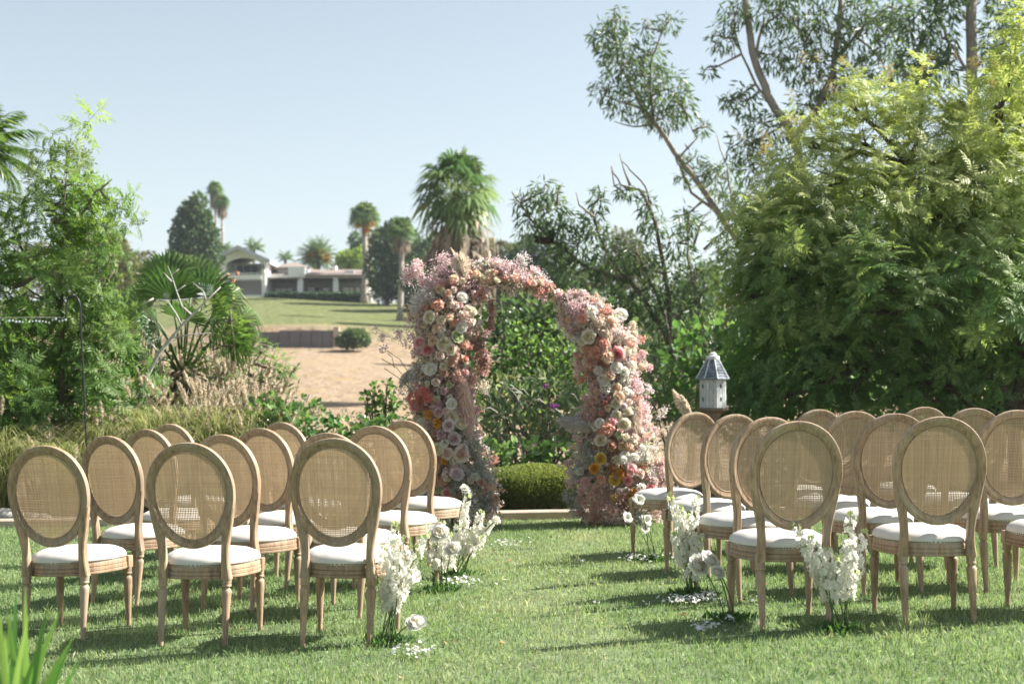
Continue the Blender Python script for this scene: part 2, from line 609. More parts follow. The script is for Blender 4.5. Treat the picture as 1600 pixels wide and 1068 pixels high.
# garden bed between kerb and slope
ground_strip('planting_bed', -16, 16, [12.76, 13, 13.5, 14, 15, 16, 17, 18, 20, 22, 24], 40, lambda x, y: hill_z(x, y) + .02 + .03 * math.sin(x * 3.1) * math.sin(y * 2.3), M['soil'])


def hillmat():
    m, nt, b, out = newmat('hillside')
    tc = nt.nodes.new('ShaderNodeTexCoord')
    sp = nt.nodes.new('ShaderNodeSeparateXYZ')
    nt.links.new(tc.outputs['Object'], sp.inputs[0])
    def noise(s, d=6, r=.6):
        n = nt.nodes.new('ShaderNodeTexNoise'); n.inputs['Scale'].default_value = s; n.inputs['Detail'].default_value = d; n.inputs['Roughness'].default_value = r
        nt.links.new(tc.outputs['Object'], n.inputs['Vector']); return n
    n1, n2, n3 = noise(.12), noise(1.4), noise(.5)
    def ramp(src, a, b_, ca, cb):
        c = nt.nodes.new('ShaderNodeValToRGB'); e = c.color_ramp.elements
        e[0].position = a; e[1].position = b_; e[0].color = (*ca, 1); e[1].color = (*cb, 1)
        nt.links.new(src, c.inputs[0]); return c
    dry = ramp(n2.outputs[0], .35, .65, (.24, .18, .125), (.355, .27, .19))
    spots = ramp(n3.outputs[0], .50, .68, (0, 0, 0), (1, 1, 1))
    dry2 = nt.nodes.new('ShaderNodeMixRGB'); dry2.inputs[2].default_value = (.30, .22, .12, 1)
    nt.links.new(spots.outputs[0], dry2.inputs[0]); nt.links.new(dry.outputs[0], dry2.inputs[1])
    grn = ramp(n2.outputs[0], .3, .7, (.085, .12, .04), (.20, .20, .09))
    # upper lawn begins near y = 111, with a ragged edge
    ad = nt.nodes.new('ShaderNodeMath'); ad.operation = 'MULTIPLY_ADD'; ad.inputs[1].default_value = 14
    nt.links.new(n1.outputs[0], ad.inputs[0]); nt.links.new(sp.outputs['Y'], ad.inputs[2])
    mr = nt.nodes.new('ShaderNodeMapRange'); mr.inputs[1].default_value = 117; mr.inputs[2].default_value = 123
    nt.links.new(ad.outputs[0], mr.inputs[0])
    mix = nt.nodes.new('ShaderNodeMixRGB')
    nt.links.new(mr.outputs[0], mix.inputs[0]); nt.links.new(dry2.outputs[0], mix.inputs[1]); nt.links.new(grn.outputs[0], mix.inputs[2])
    nt.links.new(mix.outputs[0], b.inputs['Base Color'])
    b.inputs['Roughness'].default_value = .95
    b.inputs['Specular IOR Level'].default_value = .1
    bp = nt.nodes.new('ShaderNodeBump'); bp.inputs['Strength'].default_value = .7; bp.inputs['Distance'].default_value = .5
    nt.links.new(n2.outputs[0], bp.inputs['Height']); nt.links.new(bp.outputs[0], b.inputs['Normal'])
    return m


hm = hillmat()
ground_strip('hillside', -420, 420, [23.9, 28, 34, 40, 45, 50, 54, 58, 64, 70, 76, 82, 88, 94, 100, 105, 109.9, 110.6, 113, 118, 124, 130, 136, 144, 152, 158, 165, 180, 205, 260, 320, 600, 900, 2200], 420,
             lambda x, y: hill_z(x, y) - (.05 if y < 24 else 0), hm)

# kerb between lawn and bed
for i, (a, b) in enumerate([(-9.0, -6.1), (-6.1, -3.2), (-3.2, -.9), (-.9, 1.45), (1.45, 4.2), (4.2, 7.0), (7.0, 10)]):
    mb = MB()
    n = 6
    for k in range(n):
        xa, xb = a + (b - a) * k / n, a + (b - a) * (k + 1) / n
        za, zb = lawn_z(xa, 12.6), lawn_z(xb, 12.6)
        if k == 0: xa += .006
        h = .075
        base = len(mb.v)
        mb.v += [(xa, 12.585, za - .1), (xa, 12.585, za + h - .01), (xa, 12.60, za + h), (xa, 12.76, za + h), (xa, 12.76, za - .1)]
        mb.v += [(xb, 12.585, zb - .1), (xb, 12.585, zb + h - .01), (xb, 12.60, zb + h), (xb, 12.76, zb + h), (xb, 12.76, zb - .1)]
        for q in range(4): mb.f.append((base + q, base + q + 1, base + q + 6, base + q + 5))
    mb.f += [(0, 1, 2, 3, 4), tuple(len(mb.v) - 5 + q for q in (4, 3, 2, 1, 0))]
    tag(mb.obj('kerb', M['concrete']), kind='structure')

# stones beside the kerb on the left
for i, (px, py, r) in enumerate([(8, 806, .09), (26, 805, .075), (50, 808, .06), (-16, 806, .1), (68, 806, .05)]):
    p = at(px, py, 12.95)
    u, v = np.meshgrid(np.linspace(0, 2 * np.pi, 11)[:-1], np.linspace(.15, np.pi - .15, 7))
    rr = 1 + .14 * np.sin(u * 2 + i) * np.sin(v * 3) + .1 * np.cos(u * 3 + v * 2 + i)
    V = np.stack([np.cos(u) * np.sin(v) * rr * 1.3, np.sin(u) * np.sin(v) * rr, np.cos(v) * rr * .7], -1).reshape(-1, 3) * r
    F = [(a * 10 + b, a * 10 + (b + 1) % 10, (a + 1) * 10 + (b + 1) % 10, (a + 1) * 10 + b) for a in range(6) for b in range(10)]
    mb = MB().add(V, F); mb.f += [tuple(range(9, -1, -1)), tuple(range(60, 70))]
    o = mb.obj('edging_stone', M['stone'], smooth=True)
    o.location = (p.x, p.y, hill_z(p.x, p.y) + r * .55)
    lab = ['rounded pale grey edging stone at the lawn edge behind the leftmost chair', 'smooth grey edging stone beside the larger one on the left bed edge',
           'small grey edging stone near the hanging hook side of the bed', 'large edging stone cut by the left frame edge', 'smallest pale pebble stone of the row edging the left bed'][i]
    tag(o, lab, 'stone', 'stones edging the planting bed')


# ------------------------------------------------------------------ grass blades
def grass():
    N = 640000
    y = 4.5 + (12.58 - 4.5) * rng.random(N)
    hw = .36 * y + 1.7
    keep = rng.random(N) < (hw / hw.max()) * np.interp(y, [4.5, 8, 12.6], [1, .80, .62])
    y = y[keep]; n = len(y)
    x = rng.uniform(-1, 1, n) * (.36 * y + 1.7)
    kp = (np.abs(x) < .36 * y + .4) | (rng.random(n) < .45)
    x, y = x[kp], y[kp]; n = len(y)
    s = x - 1.3
    f = np.where(y > 7, np.maximum(.35, 1 - .1 * (y - 7)), 1)
    z = np.where(s < 0, .037, .030) * s * f
    # soft mown patches
    pat = (np.sin(x * 2.3 + y * 1.1) * np.sin(y * 1.9 - x * .7) + .7 * np.sin(x * 5.1 + 2) * np.sin(y * 4.3 + x) + .5 * np.sin(x * 11 + y * 3) * np.sin(y * 9 - x * 4)) / 2.2
    dry = np.exp(-((x - .25 - .1 * np.sin(y * 1.7)) / .6) ** 2) * (.5 + .5 * np.sin(y * 2.1 + x * 2) * np.sin(x * 4.3 - y)) + .25 * np.clip(np.sin(x * 1.3 + 4) * np.sin(y * 1.1), 0, 1)
    h = rng.uniform(.014, .036, n) * (1 + .25 * pat) * (1 - .3 * np.clip(dry, 0, 1))
    tall = rng.random(n) < .05; h[tall] *= 1.35
    # small tufts share a lean, a height and a tint
    ci = np.floor(x / .045 + .6 * np.sin(y * 31)).astype(int); cj = np.floor(y / .045 + .6 * np.sin(x * 27)).astype(int)
    hsh = (ci * 73856093) ^ (cj * 19349663)
    h1 = ((hsh * 2654435761) % 4294967296) / 4294967296.0
    h2 = ((hsh * 40503 + 977) % 65536) / 65536.0
    h = h * (.72 + .6 * h2)
    a = h1 * 2 * np.pi + rng.normal(size=n) * .9
    lean = (rng.gamma(2.2, .26, n) * (.6 + .9 * h1)).clip(0, 1.9)
    w = rng.uniform(.0011, .0021, n) * np.interp(y, [5, 12.6], [1, 1.5])
    b = rng.uniform(0, 2 * np.pi, n)
    sx, sy = np.cos(b) * w, np.sin(b) * w
    dx, dy = np.cos(a), np.sin(a)
    P0 = np.stack([x - sx, y - sy, z], 1)
    P1 = np.stack([x + sx, y + sy, z], 1)
    mx, mz = np.sin(lean * .45) * h * .55, np.cos(lean * .45) * h * .55
    P2 = np.stack([x + dx * mx + sx * .9, y + dy * mx + sy * .9, z + mz], 1)
    tx, tz = mx + np.sin(lean) * h * .5, mz + np.cos(lean) * h * .5
    P3 = np.stack([x + dx * tx, y + dy * tx, z + tz.clip(.004)], 1)
    V = np.stack([P0, P1, P2, P3], 1).reshape(-1, 3)
    F = (np.array([(0, 1, 2), (0, 2, 3)])[None] + (np.arange(n) * 4)[:, None, None]).reshape(-1, 3)
    t = .38 + .22 * (h2 - .5) + .20 * pat + .22 * rng.normal(size=n) * .6 + .32 * np.clip(dry, 0, 1)
    st = rng.random(n) < (.05 + .12 * np.clip(dry, 0, 1)); t[st] = rng.uniform(.8, 1, st.sum())
    me = mesh_np('lawn_grass', V, F, np.repeat(t.clip(0, 1), 4), mat=L['grass'])
    tag(link('lawn_grass', me), 'short mown lawn grass with paler worn patches along the aisle', 'grass', kind='stuff')


grass()
# a few dry leaves dropped on the turf
n = 170
x = rng.uniform(-3.6, 3.9, n); y = rng.uniform(5, 12.5, n)
z = np.array([lawn_z(a, b) for a, b in zip(x, y)]) + .022
V, F, k = inst(LEAF_V * [1.8, 1, 1.6], LEAF_F, frames(rng.normal(size=(n, 3)) * [1, 1, .15], rng.uniform(-.6, .6, n)), np.stack([x, y, z], 1), rng.uniform(.02, .05, n))
tag(link('dry_leaves', mesh_np('dry_leaves', V, F, np.repeat(rng.random(n), k), mat=leafmat('dry_leaves', (.16, .10, .05), (.30, .20, .10), (.42, .32, .18), trans=.2, tint=(1, 1, 1)))),
    'few dry brown leaves scattered on the lawn', 'leaves', kind='stuff')


# ================================================================== CHAIRS
def oval(t, hw, hh, cz, egg=.06):
    z = math.sin(t)
    w = hw * (1 + egg * z)
    return math.cos(t) * w, cz + z * hh


def back_y(z):
    """rake of the back: y of the back plane at height z"""
    t = (z - .32) / .66
    return .045 - .035 * t - .055 * t * t


CZ, HW, HH = .722, .2225, .258
def chair_meshes():
    W = M['wood']
    d = {}
    # oval frame: profile swept round the oval (u across the rail 0 outer ..1 inner, v depth)
    prof = [(0.0, -.010), (.003, -.0165), (.010, -.019), (.018, -.0185), (.0235, -.0165), (.0245, -.0135), (.030, -.0130), (.031, -.010), (.036, -.0095), (.037, -.006), (.042, -.005),
            (.042, .006), (.037, .0075), (.030, .0135), (.018, .0175), (.006, .0175), (0.0, .011)]
    n = 72
    mb = MB(); V = []
    for i in range(n):
        t = 2 * math.pi * i / n
        ox, oz = oval(t, HW, HH, CZ)
        ix, iz = oval(t, HW - .042, HH - .042, CZ)
        for u, v in prof:
            k = u / .042
            x, z = ox + (ix - ox) * k, oz + (iz - oz) * k
            V.append((x, back_y(z) + v - .10 * x * x, z))
    m = len(prof)
    F = [(i * m + k, i * m + (k + 1) % m, ((i + 1) % n) * m + (k + 1) % m, ((i + 1) % n) * m + k) for i in range(n) for k in range(m)]
    d['oval_frame'] = mb.add(V, F).mesh('oval_frame', W, angle=38)
    # cane panel woven from strips
    mb = MB()
    hw, hh = HW - .040, HH - .040
    pitch, sw = .0084, .0050
    rr = random.Random(3)
    def P(x, z, dy): return (x, back_y(z) - .003 + dy - .10 * x * x, z)
    k = int(hw / pitch) + 1
    for i in range(-k, k + 1):
        x = i * pitch + rr.uniform(-.0003, .0003)
        if abs(x) >= hw: continue
        h = hh * math.sqrt(1 - (x / hw) ** 2)
        w = sw * rr.uniform(.82, 1.12) / 2
        zs = [CZ - h + 2 * h * q / 6 for q in range(7)]
        V = []
        for q, z in enumerate(zs):
            e = 1 + .06 * (z - CZ) / hh
            V += [P(x * e - w, z, .0006 if (q + i) % 2 else -.0006), P(x * e + w, z, .0006 if (q + i) % 2 else -.0006)]
        mb.add(V, [(2 * q, 2 * q + 1, 2 * q + 3, 2 * q + 2) for q in range(6)])
    k = int(hh / pitch) + 1
    for i in range(-k, k + 1):
        z = CZ + i * pitch + rr.uniform(-.0003, .0003)
        s = (z - CZ) / hh
        if abs(s) >= .995: continue
        h = hw * math.sqrt(1 - s * s) * (1 + .06 * s)
        w = sw * rr.uniform(.75, 1.15) / 2
        xs = [-h + 2 * h * q / 6 for q in range(7)]
        V = []
        for q, x in enumerate(xs): V += [P(x, z - w, .0015), P(x, z + w, .0015)]
        mb.add(V, [(2 * q, 2 * q + 1, 2 * q + 3, 2 * q + 2) for q in range(6)])
    d['cane_panel'] = mb.mesh('cane_panel', M['cane'])
    ta = d['cane_panel'].attributes.new('tone', 'FLOAT', 'POINT')
    ta.data.foreach_set('value', np.full(len(d['cane_panel'].vertices), .5, dtype=np.float32))
    # spline bead that holds the cane
    mb = MB(); pts = []
    V = []
    nb = 60
    for i in range(nb):
        t = 2 * math.pi * i / nb
        x, z = oval(t, HW - .045, HH - .045, CZ)
        for k_ in range(6):
            a = 2 * math.pi * k_ / 6
            q = 1 + .0032 * math.cos(a) / .2
            V.append((x * q, back_y(z) - .004 + .0032 * math.sin(a) - .10 * x * x, CZ + (z - CZ) * q))
    F = [(i * 6 + k, i * 6 + (k + 1) % 6, ((i + 1) % nb) * 6 + (k + 1) % 6, ((i + 1) % nb) * 6 + k) for i in range(nb) for k in range(6)]
    d['cane_bead'] = mb.add(V, F).mesh('cane_bead', W, smooth=True)
    # back posts: rectangular, curving from the seat rail into the oval
    for sgn, key in ((-1, 'pl'), (1, 'pr')):
        zs = [.318, .345, .375, .40, .44, .48, .52, .56, .60, .64, .665]
        V = []
        for z in zs:
            t = (z - .318) / .347
            xc = .162 - .010 * math.sin(t * math.pi * .9) * (1 - t) + .036 * max(0, (t - .25) / .75) ** 1.7
            w = .0235 - .007 * math.sin(min(1, t * 1.4) * math.pi) - .006 * max(0, t - .6) / .4
            dp = .0215 - .005 * t
            yb = back_y(z) - .10 * xc * xc
            c = .005
            ring = [(-w + c, -dp), (w - c, -dp), (w, -dp + c), (w, dp - c), (w - c, dp), (-w + c, dp), (-w, dp - c), (-w, -dp + c)]
            for a, b in ring: V.append((sgn * xc + a, yb + b, z))
        F = [(i * 8 + k, i * 8 + (k + 1) % 8, (i + 1) * 8 + (k + 1) % 8, (i + 1) * 8 + k) for i in range(len(zs) - 1) for k in range(8)]
        F += [tuple(range(7, -1, -1)), tuple(range(80, 88))]
        d[key] = MB().add(V, F).mesh('back_post', W, angle=35)
    # seat outline
    def seat_out(t, grow=0.0):
        c, s = math.cos(t), math.sin(t)
        e = 2 / 2.7
        x = math.copysign(abs(c) ** e, c); y = math.copysign(abs(s) ** e, s)
        hw_ = .222 + .034 * y
        return (x * (hw_ + grow), .238 + y * (.215 + grow))
    n = 64
    prof = [(-.012, .318), (.001, .318), (.004, .322), (.004, .330), (-.001, .3335), (.002, .337), (.002, .350), (-.003, .3535), (0, .357), (0, .372), (-.003, .378), (-.012, .380), (-.03, .380), (-.03, .322)]
    V = []
    for i in range(n):
        t = 2 * math.pi * i / n
        for g, z in prof:
            x, y = seat_out(t, g); V.append((x, y, z))
    m = len(prof)
    F = [(i * m + k, ((i + 1) % n) * m + k, ((i + 1) % n) * m + (k + 1) % m, i * m + (k + 1) % m) for i in range(n) for k in range(m)]
    mb = MB().add(V, F)
    # underside board
    b = len(mb.v)
    for i in range(n):
        x, y = seat_out(2 * math.pi * i / n, -.02); mb.v.append((x, y, .323))
    mb.f.append(tuple(range(b + n - 1, b - 1, -1)))
    d['seat_rail'] = mb.mesh('seat_rail', W, angle=30)
    # cushion
    V = []
    rings = [(-.004, .378), (.0015, .386), (.002, .396), (-.004, .410), (-.018, .424), (-.045, .437), (-.085, .446), (-.13, .451), (-.18, .453)]
    for j, (g, z) in enumerate(rings):
        for i in range(n):
            t = 2 * math.pi * i / n
            x, y = seat_out(t, max(g, -.10))
            if g < -.10:
                q = (g + .10) / -.115
                x, y = x * (1 - q), .238 + (y - .238) * (1 - q)
            z2 = z + .0015 * math.sin(t * 9 + j) * (1 if 2 < j < 6 else 0)
            V.append((x, y, z2))
    V.append((0, .238, .4535))
    F = [(j * n + i, j * n + (i + 1) % n, (j + 1) * n + (i + 1) % n, (j + 1) * n + i) for j in range(len(rings) - 1) for i in range(n)]
    q = (len(rings) - 1) * n
    F += [(q + i, q + (i + 1) % n, len(V) - 1) for i in range(n)]
    d['cushion'] = MB().add(V, F).mesh('cushion', M['linen'], smooth=True)
    # nail heads
    mb = MB()
    N = 112
    for i in range(N):
        t = 2 * math.pi * i / N
        x, y = seat_out(t, .0015); x2, y2 = seat_out(t + .01, .0015)
        tx, ty = x2 - x, y2 - y; l = math.hypot(tx, ty); tx /= l; ty /= l
        nx, ny = ty, -tx
        r = .0042
        V = [(x + tx * r * math.cos(a), y + ty * r * math.cos(a), .3845 + r * math.sin(a)) for a in [k * math.pi / 3 for k in range(6)]]
        V.append((x + nx * .0035, y + ny * .0035, .3845))
        mb.add(V, [(k, (k + 1) % 6, 6) for k in range(6)])
    d['nail_trim'] = mb.mesh('nail_trim', M['nail'])
    # legs
    fp = [(.0, .0), (.012, .0), (.0145, .006), (.0125, .014), (.0135, .022), (.0118, .030), (.0128, .05), (.0165, .12), (.0205, .20), (.0232, .248), (.0240, .262), (.0205, .268), (.0155, .274), (.0165, .280), (.0225, .284), (.0235, .290), (.0205, .295), (.0225, .300), (.0225, .319)]
    d['leg_front'] = MB().lathe(fp[1:], 16).mesh('leg', W, angle=40)
    d['leg_rear'] = MB().lathe(fp[1:], 16, shear=(0, .11)).mesh('leg', W, angle=40)
    mb = MB()
    c = .004
    w = .0235
    V = []
    for z, ww in ((.316, w - .002), (.320, w), (.376, w), (.380, w - .002)):
        V += [(a, b, z) for a, b in [(-ww + c, -ww), (ww - c, -ww), (ww, -ww + c), (ww, ww - c), (ww - c, ww), (-ww + c, ww), (-ww, ww - c), (-ww, -ww + c)]]
    F = [(i * 8 + k, i * 8 + (k + 1) % 8, (i + 1) * 8 + (k + 1) % 8, (i + 1) * 8 + k) for i in range(3) for k in range(8)] + [tuple(range(7, -1, -1)), tuple(range(24, 32))]
    d['block'] = mb.add(V, F).mesh('leg_block', W, angle=35)
    return d


CM = chair_meshes()
ROWS = ['front', 'second', 'third', 'back']


def make_chair(x, Y, deg, label, group, lean=(0, 0)):
    z = lawn_z(x, Y)
    t = empty('cane_back_chair', (x, Y, z - .002), R_(deg), label=label, cat='chair', group=group)
    t.rotation_euler = (lean[0], lean[1], R_(deg))
    link('oval_frame', CM['oval_frame'], t)
    link('cane_panel', CM['cane_panel'], t)
    link('cane_bead', CM['cane_bead'], t)
    link('back_post', CM['pl'], t); link('back_post', CM['pr'], t)
    link('seat_rail', CM['seat_rail'], t)
    c = link('cushion', CM['cushion'], t)
    nt_ = link('nail_trim', CM['nail_trim'], c); nt_['kind'] = 'stuff'
    for sx in (-1, 1):
        link('leg', CM['leg_rear'], t, loc=(sx * .162, .008, 0))
        f = link('leg', CM['leg_front'], t, loc=(sx * .198, .412, 0))
        link('leg_block', CM['block'], f)
    return t


gl, gr = 'cane-back chairs left of the aisle', 'cane-back chairs right of the aisle'
# x, Y, heading (deg, + turns to the left), lean, label
LEFT = [
    (-2.300, 7.17, -13, -.040, 'cane-back chair at the left end of the front row, strap leaves before it'),
    (-1.535, 6.87, -9, -.016, 'middle cane-back chair of the front row left of the aisle'),
    (-.828, 6.71, -9, 0, 'front-row cane-back chair with white aisle flowers at its right legs'),
    (-2.290, 8.22, -26, -.02, 'second-row cane-back chair right behind the leftmost front chair'),
    (-1.570, 7.86, -24, -.01, 'second-row cane-back chair half hidden by the middle left front chair'),
    (-.955, 7.55, -20, 0, 'second-row chair almost wholly hidden behind the front chair left of the aisle'),
    (-2.330, 9.20, -28, 0, 'third-row chair left of the aisle seen between the two leftmost ovals'),
    (-1.520, 8.75, -26, 0, 'third-row cane-back chair in the middle of the left block'),
    (-.800, 8.50, -22, 0, 'third-row cane-back chair by the aisle, white ranunculus at its seat'),
    (-2.420, 10.20, -28, 0, 'back-row chair furthest left, only its oval top showing before fountain grass'),
    (-1.580, 9.90, -28, 0, 'back-row chair in the middle of the left block'),
    (-.700, 9.55, -28, 0, 'back-row cane-back chair touching the left floral arch column'),
]
for x, Y, dg, ln, lab in LEFT: make_chair(x, Y, dg, lab, gl, (0, ln))
RIGHT = [
    (1.330, 6.68, 7, 0, 'front-row cane-back chair with white delphiniums before its right leg'),
    (2.015, 6.73, 1, 0, 'front-row cane-back chair second from the aisle on the right side'),
    (2.690, 6.76, 1, 0, 'front-row chair cut off by the right edge, only seat and leg showing'),
    (1.365, 7.66, 22, 0, 'second-row chair beside the aisle right of the white ranunculus stems'),
    (2.050, 7.68, 8, 0, 'second-row chair just behind the second front chair right of the aisle'),
    (2.700, 7.66, 6, 0, 'second-row cane-back chair with its oval at the right frame edge'),
    (1.330, 8.64, 27, 0, 'third-row chair beside the aisle with tall delphinium spikes at its seat'),
    (2.070, 8.66, 14, 0, 'third-row chair in the middle of the right block'),
    (2.790, 8.66, 10, 0, 'third-row chair furthest from the aisle on the right'),
    (1.215, 9.63, 30, 0, 'back-row chair below the birdhouse, nearest the right floral column'),
    (2.060, 9.66, 20, 0, 'back-row chair in the middle of the right block'),
    (2.790, 9.70, 14, 0, 'back-row chair before the dark tree, only its top rim showing'),
]
for x, Y, dg, ln, lab in RIGHT: make_chair(x, Y, dg, lab, gr, (0, ln))

# ================================================================== FLOWERS
def petal_mat(name, c, edge=None, trans=.58):
    """petal: slightly deeper colour towards the flower's heart (local Z axis distance)"""
    m, nt, b, out = newmat(name)
    edge = edge or c
    tc = nt.nodes.new('ShaderNodeTexCoord')
    ln = nt.nodes.new('ShaderNodeVectorMath'); ln.operation = 'LENGTH'
    sc_ = nt.nodes.new('ShaderNodeVectorMath'); sc_.operation = 'MULTIPLY'; sc_.inputs[1].default_value = (1, 1, 0)
    nt.links.new(tc.outputs['Object'], sc_.inputs[0]); nt.links.new(sc_.outputs[0], ln.inputs[0])
    mr = nt.nodes.new('ShaderNodeMapRange'); mr.inputs[1].default_value = .006; mr.inputs[2].default_value = .034
    nt.links.new(ln.outputs['Value'], mr.inputs[0])
    mx = nt.nodes.new('ShaderNodeMixRGB'); mx.inputs[1].default_value = (*c, 1); mx.inputs[2].default_value = (*edge, 1)
    nt.links.new(mr.outputs[0], mx.inputs[0])
    nt.links.new(mx.outputs[0], b.inputs['Base Color'])
    b.inputs['Roughness'].default_value = .6
    b.inputs['Specular IOR Level'].default_value = .25
    tr = nt.nodes.new('ShaderNodeBsdfTranslucent')
    nt.links.new(mx.outputs[0], tr.inputs['Color'])
    ms = nt.nodes.new('ShaderNodeMixShader'); ms.inputs[0].default_value = trans
    nt.links.new(b.outputs[0], ms.inputs[1]); nt.links.new(tr.outputs[0], ms.inputs[2])
    nt.links.new(ms.outputs[0], out.inputs['Surface'])
    return m


PC = {
    'floret': ((.82, .81, .72), (.85, .84, .81)),
    'white': ((.80, .76, .62), (.84, .83, .79)), 'cream': ((.76, .66, .42), (.82, .78, .66)), 'green': ((.42, .50, .20), (.66, .72, .48)),
    'blush': ((.78, .56, .47), (.82, .72, .66)), 'lavender': ((.68, .50, .52), (.76, .68, .70)), 'mauve': ((.58, .36, .40), (.70, .54, .56)),
    'pink': ((.74, .36, .36), (.82, .58, .58)), 'deep': ((.68, .20, .23), (.78, .46, .46)), 'coral': ((.76, .34, .26), (.84, .54, .44)),
    'red': ((.68, .18, .17), (.76, .34, .30)), 'peach': ((.80, .52, .34), (.85, .71, .57)), 'amber': ((.62, .27, .03), (.78, .44, .09)),
    'yellow': ((.70, .44, .04), (.82, .64, .18)), 'dusty': ((.60, .34, .28), (.72, .52, .45)), 'brown': ((.38, .18, .13), (.54, .32, .25)),
}
PM = {k: petal_mat('petals_' + k, a, b) for k, (a, b) in PC.items()}


def petal(mb, ang, r0, r1, wid, h0, h1, curl, seed, nu=4, nv=3, ruffle=.0):
    """one cupped petal as a small grid"""
    V = []
    for j in range(nv + 1):
        v = j / nv
        r = r0 + (r1 - r0) * v ** .8
        z = h0 + (h1 - h0) * math.sin(v * math.pi * .5) - curl * v ** 3
        w = wid * math.sin(min(1, .22 + v * .95) * math.pi * .62) ** .8 * (1 if v < .9 else .86)
        for i in range(nu + 1):
            u = (i / nu - .5) * 2
            a = ang + u * w / max(r, .006) * .5 * (1 if r > wid * .4 else .75)
            rr = r - .10 * wid * u * u * v + ruffle * math.sin(u * 7 + seed) * v
            zz = z - .12 * wid * abs(u) ** 2.2 * v + ruffle * math.sin(u * 6 + seed * 3) * v
            V.append((rr * math.cos(a), rr * math.sin(a), zz))
    F = [(j * (nu + 1) + i, j * (nu + 1) + i + 1, (j + 1) * (nu + 1) + i + 1, (j + 1) * (nu + 1) + i) for j in range(nv) for i in range(nu)]
    mb.add(V, F)


def shell(mb, ang, r, z, half, flare, seed, nu=5, wob=.06):
    """overlapping petal of a layered head: rises from the base, bulges, and shows its rim at radius r, height z"""
    prof = [(.25, .0), (1.0, .42), (1.10, .82), (flare, 1.0)]
    V = []
    for j, (a, b) in enumerate(prof):
        for i in range(nu + 1):
            u = (i / nu - .5) * 2
            hw = half * (.75, 1, 1, .78)[j]
            t = ang + u * hw
            rr = r * a * (1 + wob * math.sin(u * 5 + seed) * (j / 3) + .05 * abs(u))
            zz = z * b * (1 - .16 * abs(u) ** 3) + (wob * r * .35 * math.sin(u * 6 + seed * 2) if j == 3 else 0)
            V.append((rr * math.cos(t), rr * math.sin(t), zz))
    mb.add(V, [(j * (nu + 1) + i, j * (nu + 1) + i + 1, (j + 1) * (nu + 1) + i + 1, (j + 1) * (nu + 1) + i) for j in range(3) for i in range(nu)])


def rose_mesh(seed, R=.045):
    r = random.Random(seed)
    mb = MB()
    for n, rr, z, half, fl in [(2, .10, .80, 1.7, .8), (3, .20, .80, 1.3, .85), (3, .33, .76, 1.2, .92), (4, .48, .68, 1.0, 1.05), (5, .66, .54, .82, 1.22), (5, .80, .36, .80, 1.32)]:
        o = r.uniform(0, 6.28)
        for k in range(n):
            shell(mb, o + k * 2 * math.pi / n + r.uniform(-.15, .15), rr * R * r.uniform(.92, 1.08), z * R * r.uniform(.94, 1.05), half, fl, r.random() * 9)
    return mb


def ranunculus_mesh(seed, R=.045):
    r = random.Random(seed)
    mb = MB()
    for ring in range(8):
        t = ring / 7
        n = 3 + ring // 2
        o = r.uniform(0, 6.28)
        rr = .08 + .84 * t
        z = .62 * math.sqrt(max(.04, 1 - (rr * .95) ** 2)) + .06 * r.random()
        for k in range(n):
            shell(mb, o + k * 2 * math.pi / n + r.uniform(-.15, .15), rr * R * r.uniform(.94, 1.04), z * R * r.uniform(.95, 1.04), 1.25 * 3 / n + .15, .84 + .46 * t * t, r.random() * 9, 5, .07)
    return mb


def ruffle_mesh(seed, R=.045):
    """carnation-like head: short wavy petals packed on a dome, in loose clumps"""
    r = random.Random(seed)
    mb = MB()
    for k in range(38):
        t = (k + .5) / 38
        a = k * 2.39996
        th = math.acos(1 - t * 1.02) if t < .98 else 1.55
        d = Vector((math.sin(th) * math.cos(a), math.sin(th) * math.sin(a), math.cos(th) * .8))
        c = d * R * r.uniform(.55, .82)
        s = Vector((-math.sin(a), math.cos(a), 0)); q = s.cross(d)
        ro = r.uniform(0, 3.1)
        e1 = (s * math.cos(ro) + q * math.sin(ro)) * R * r.uniform(.22, .34)
        up = d * R * r.uniform(.26, .40)
        w = d.cross(e1).normalized() * R * .10
        V = [c - e1, c + w, c + e1, c - e1 * 1.15 + up + w, c + up * 1.1 - w, c + e1 * 1.15 + up + w]
        V = [tuple(v) for v in V]
        mb.add(V, [(0, 1, 4, 3), (1, 2, 5, 4)])
    return mb


def poppy_mesh(seed, R=.055):
    r = random.Random(seed)
    mb = MB()
    for n, s, h in ((3, 1.0, .42), (3, .9, .60)):
        o = r.uniform(0, 6.28)
        for k in range(n):
            petal(mb, o + k * 2 * math.pi / n, R * .08, R * s, R * 1.75, 0, R * h, R * .08, r.random() * 9, 5, 4, R * .05)
    return mb


def floret_mesh(seed, R=.02):
    r = random.Random(seed)
    mb = MB()
    for k in range(5):
        petal(mb, k * 2 * math.pi / 5 + r.uniform(-.2, .2), R * .1, R, R * 1.0, 0, R * r.uniform(.15, .45), R * .08, r.random() * 9, 2, 2, R * .06)
    for k in range(3):
        petal(mb, k * 2.1 + .4, R * .05, R * .45, R * .5, R * .1, R * .5, 0, r.random() * 9, 2, 1, 0)
    return mb


FM = {}
def fmesh(kind, colr, seed):
    key = (kind, colr, seed)
    if key not in FM:
        fn = {'rose': rose_mesh, 'ran': ranunculus_mesh, 'ruf': ruffle_mesh, 'pop': poppy_mesh, 'flo': floret_mesh}[kind]
        nm = {'rose': 'rose', 'ran': 'ranunculus', 'ruf': 'ruffled_flower', 'pop': 'poppy', 'flo': 'floret'}[kind]
        FM[key] = fn(seed * 7 + 1).mesh(nm, PM[colr], smooth=True)
    return FM[key]


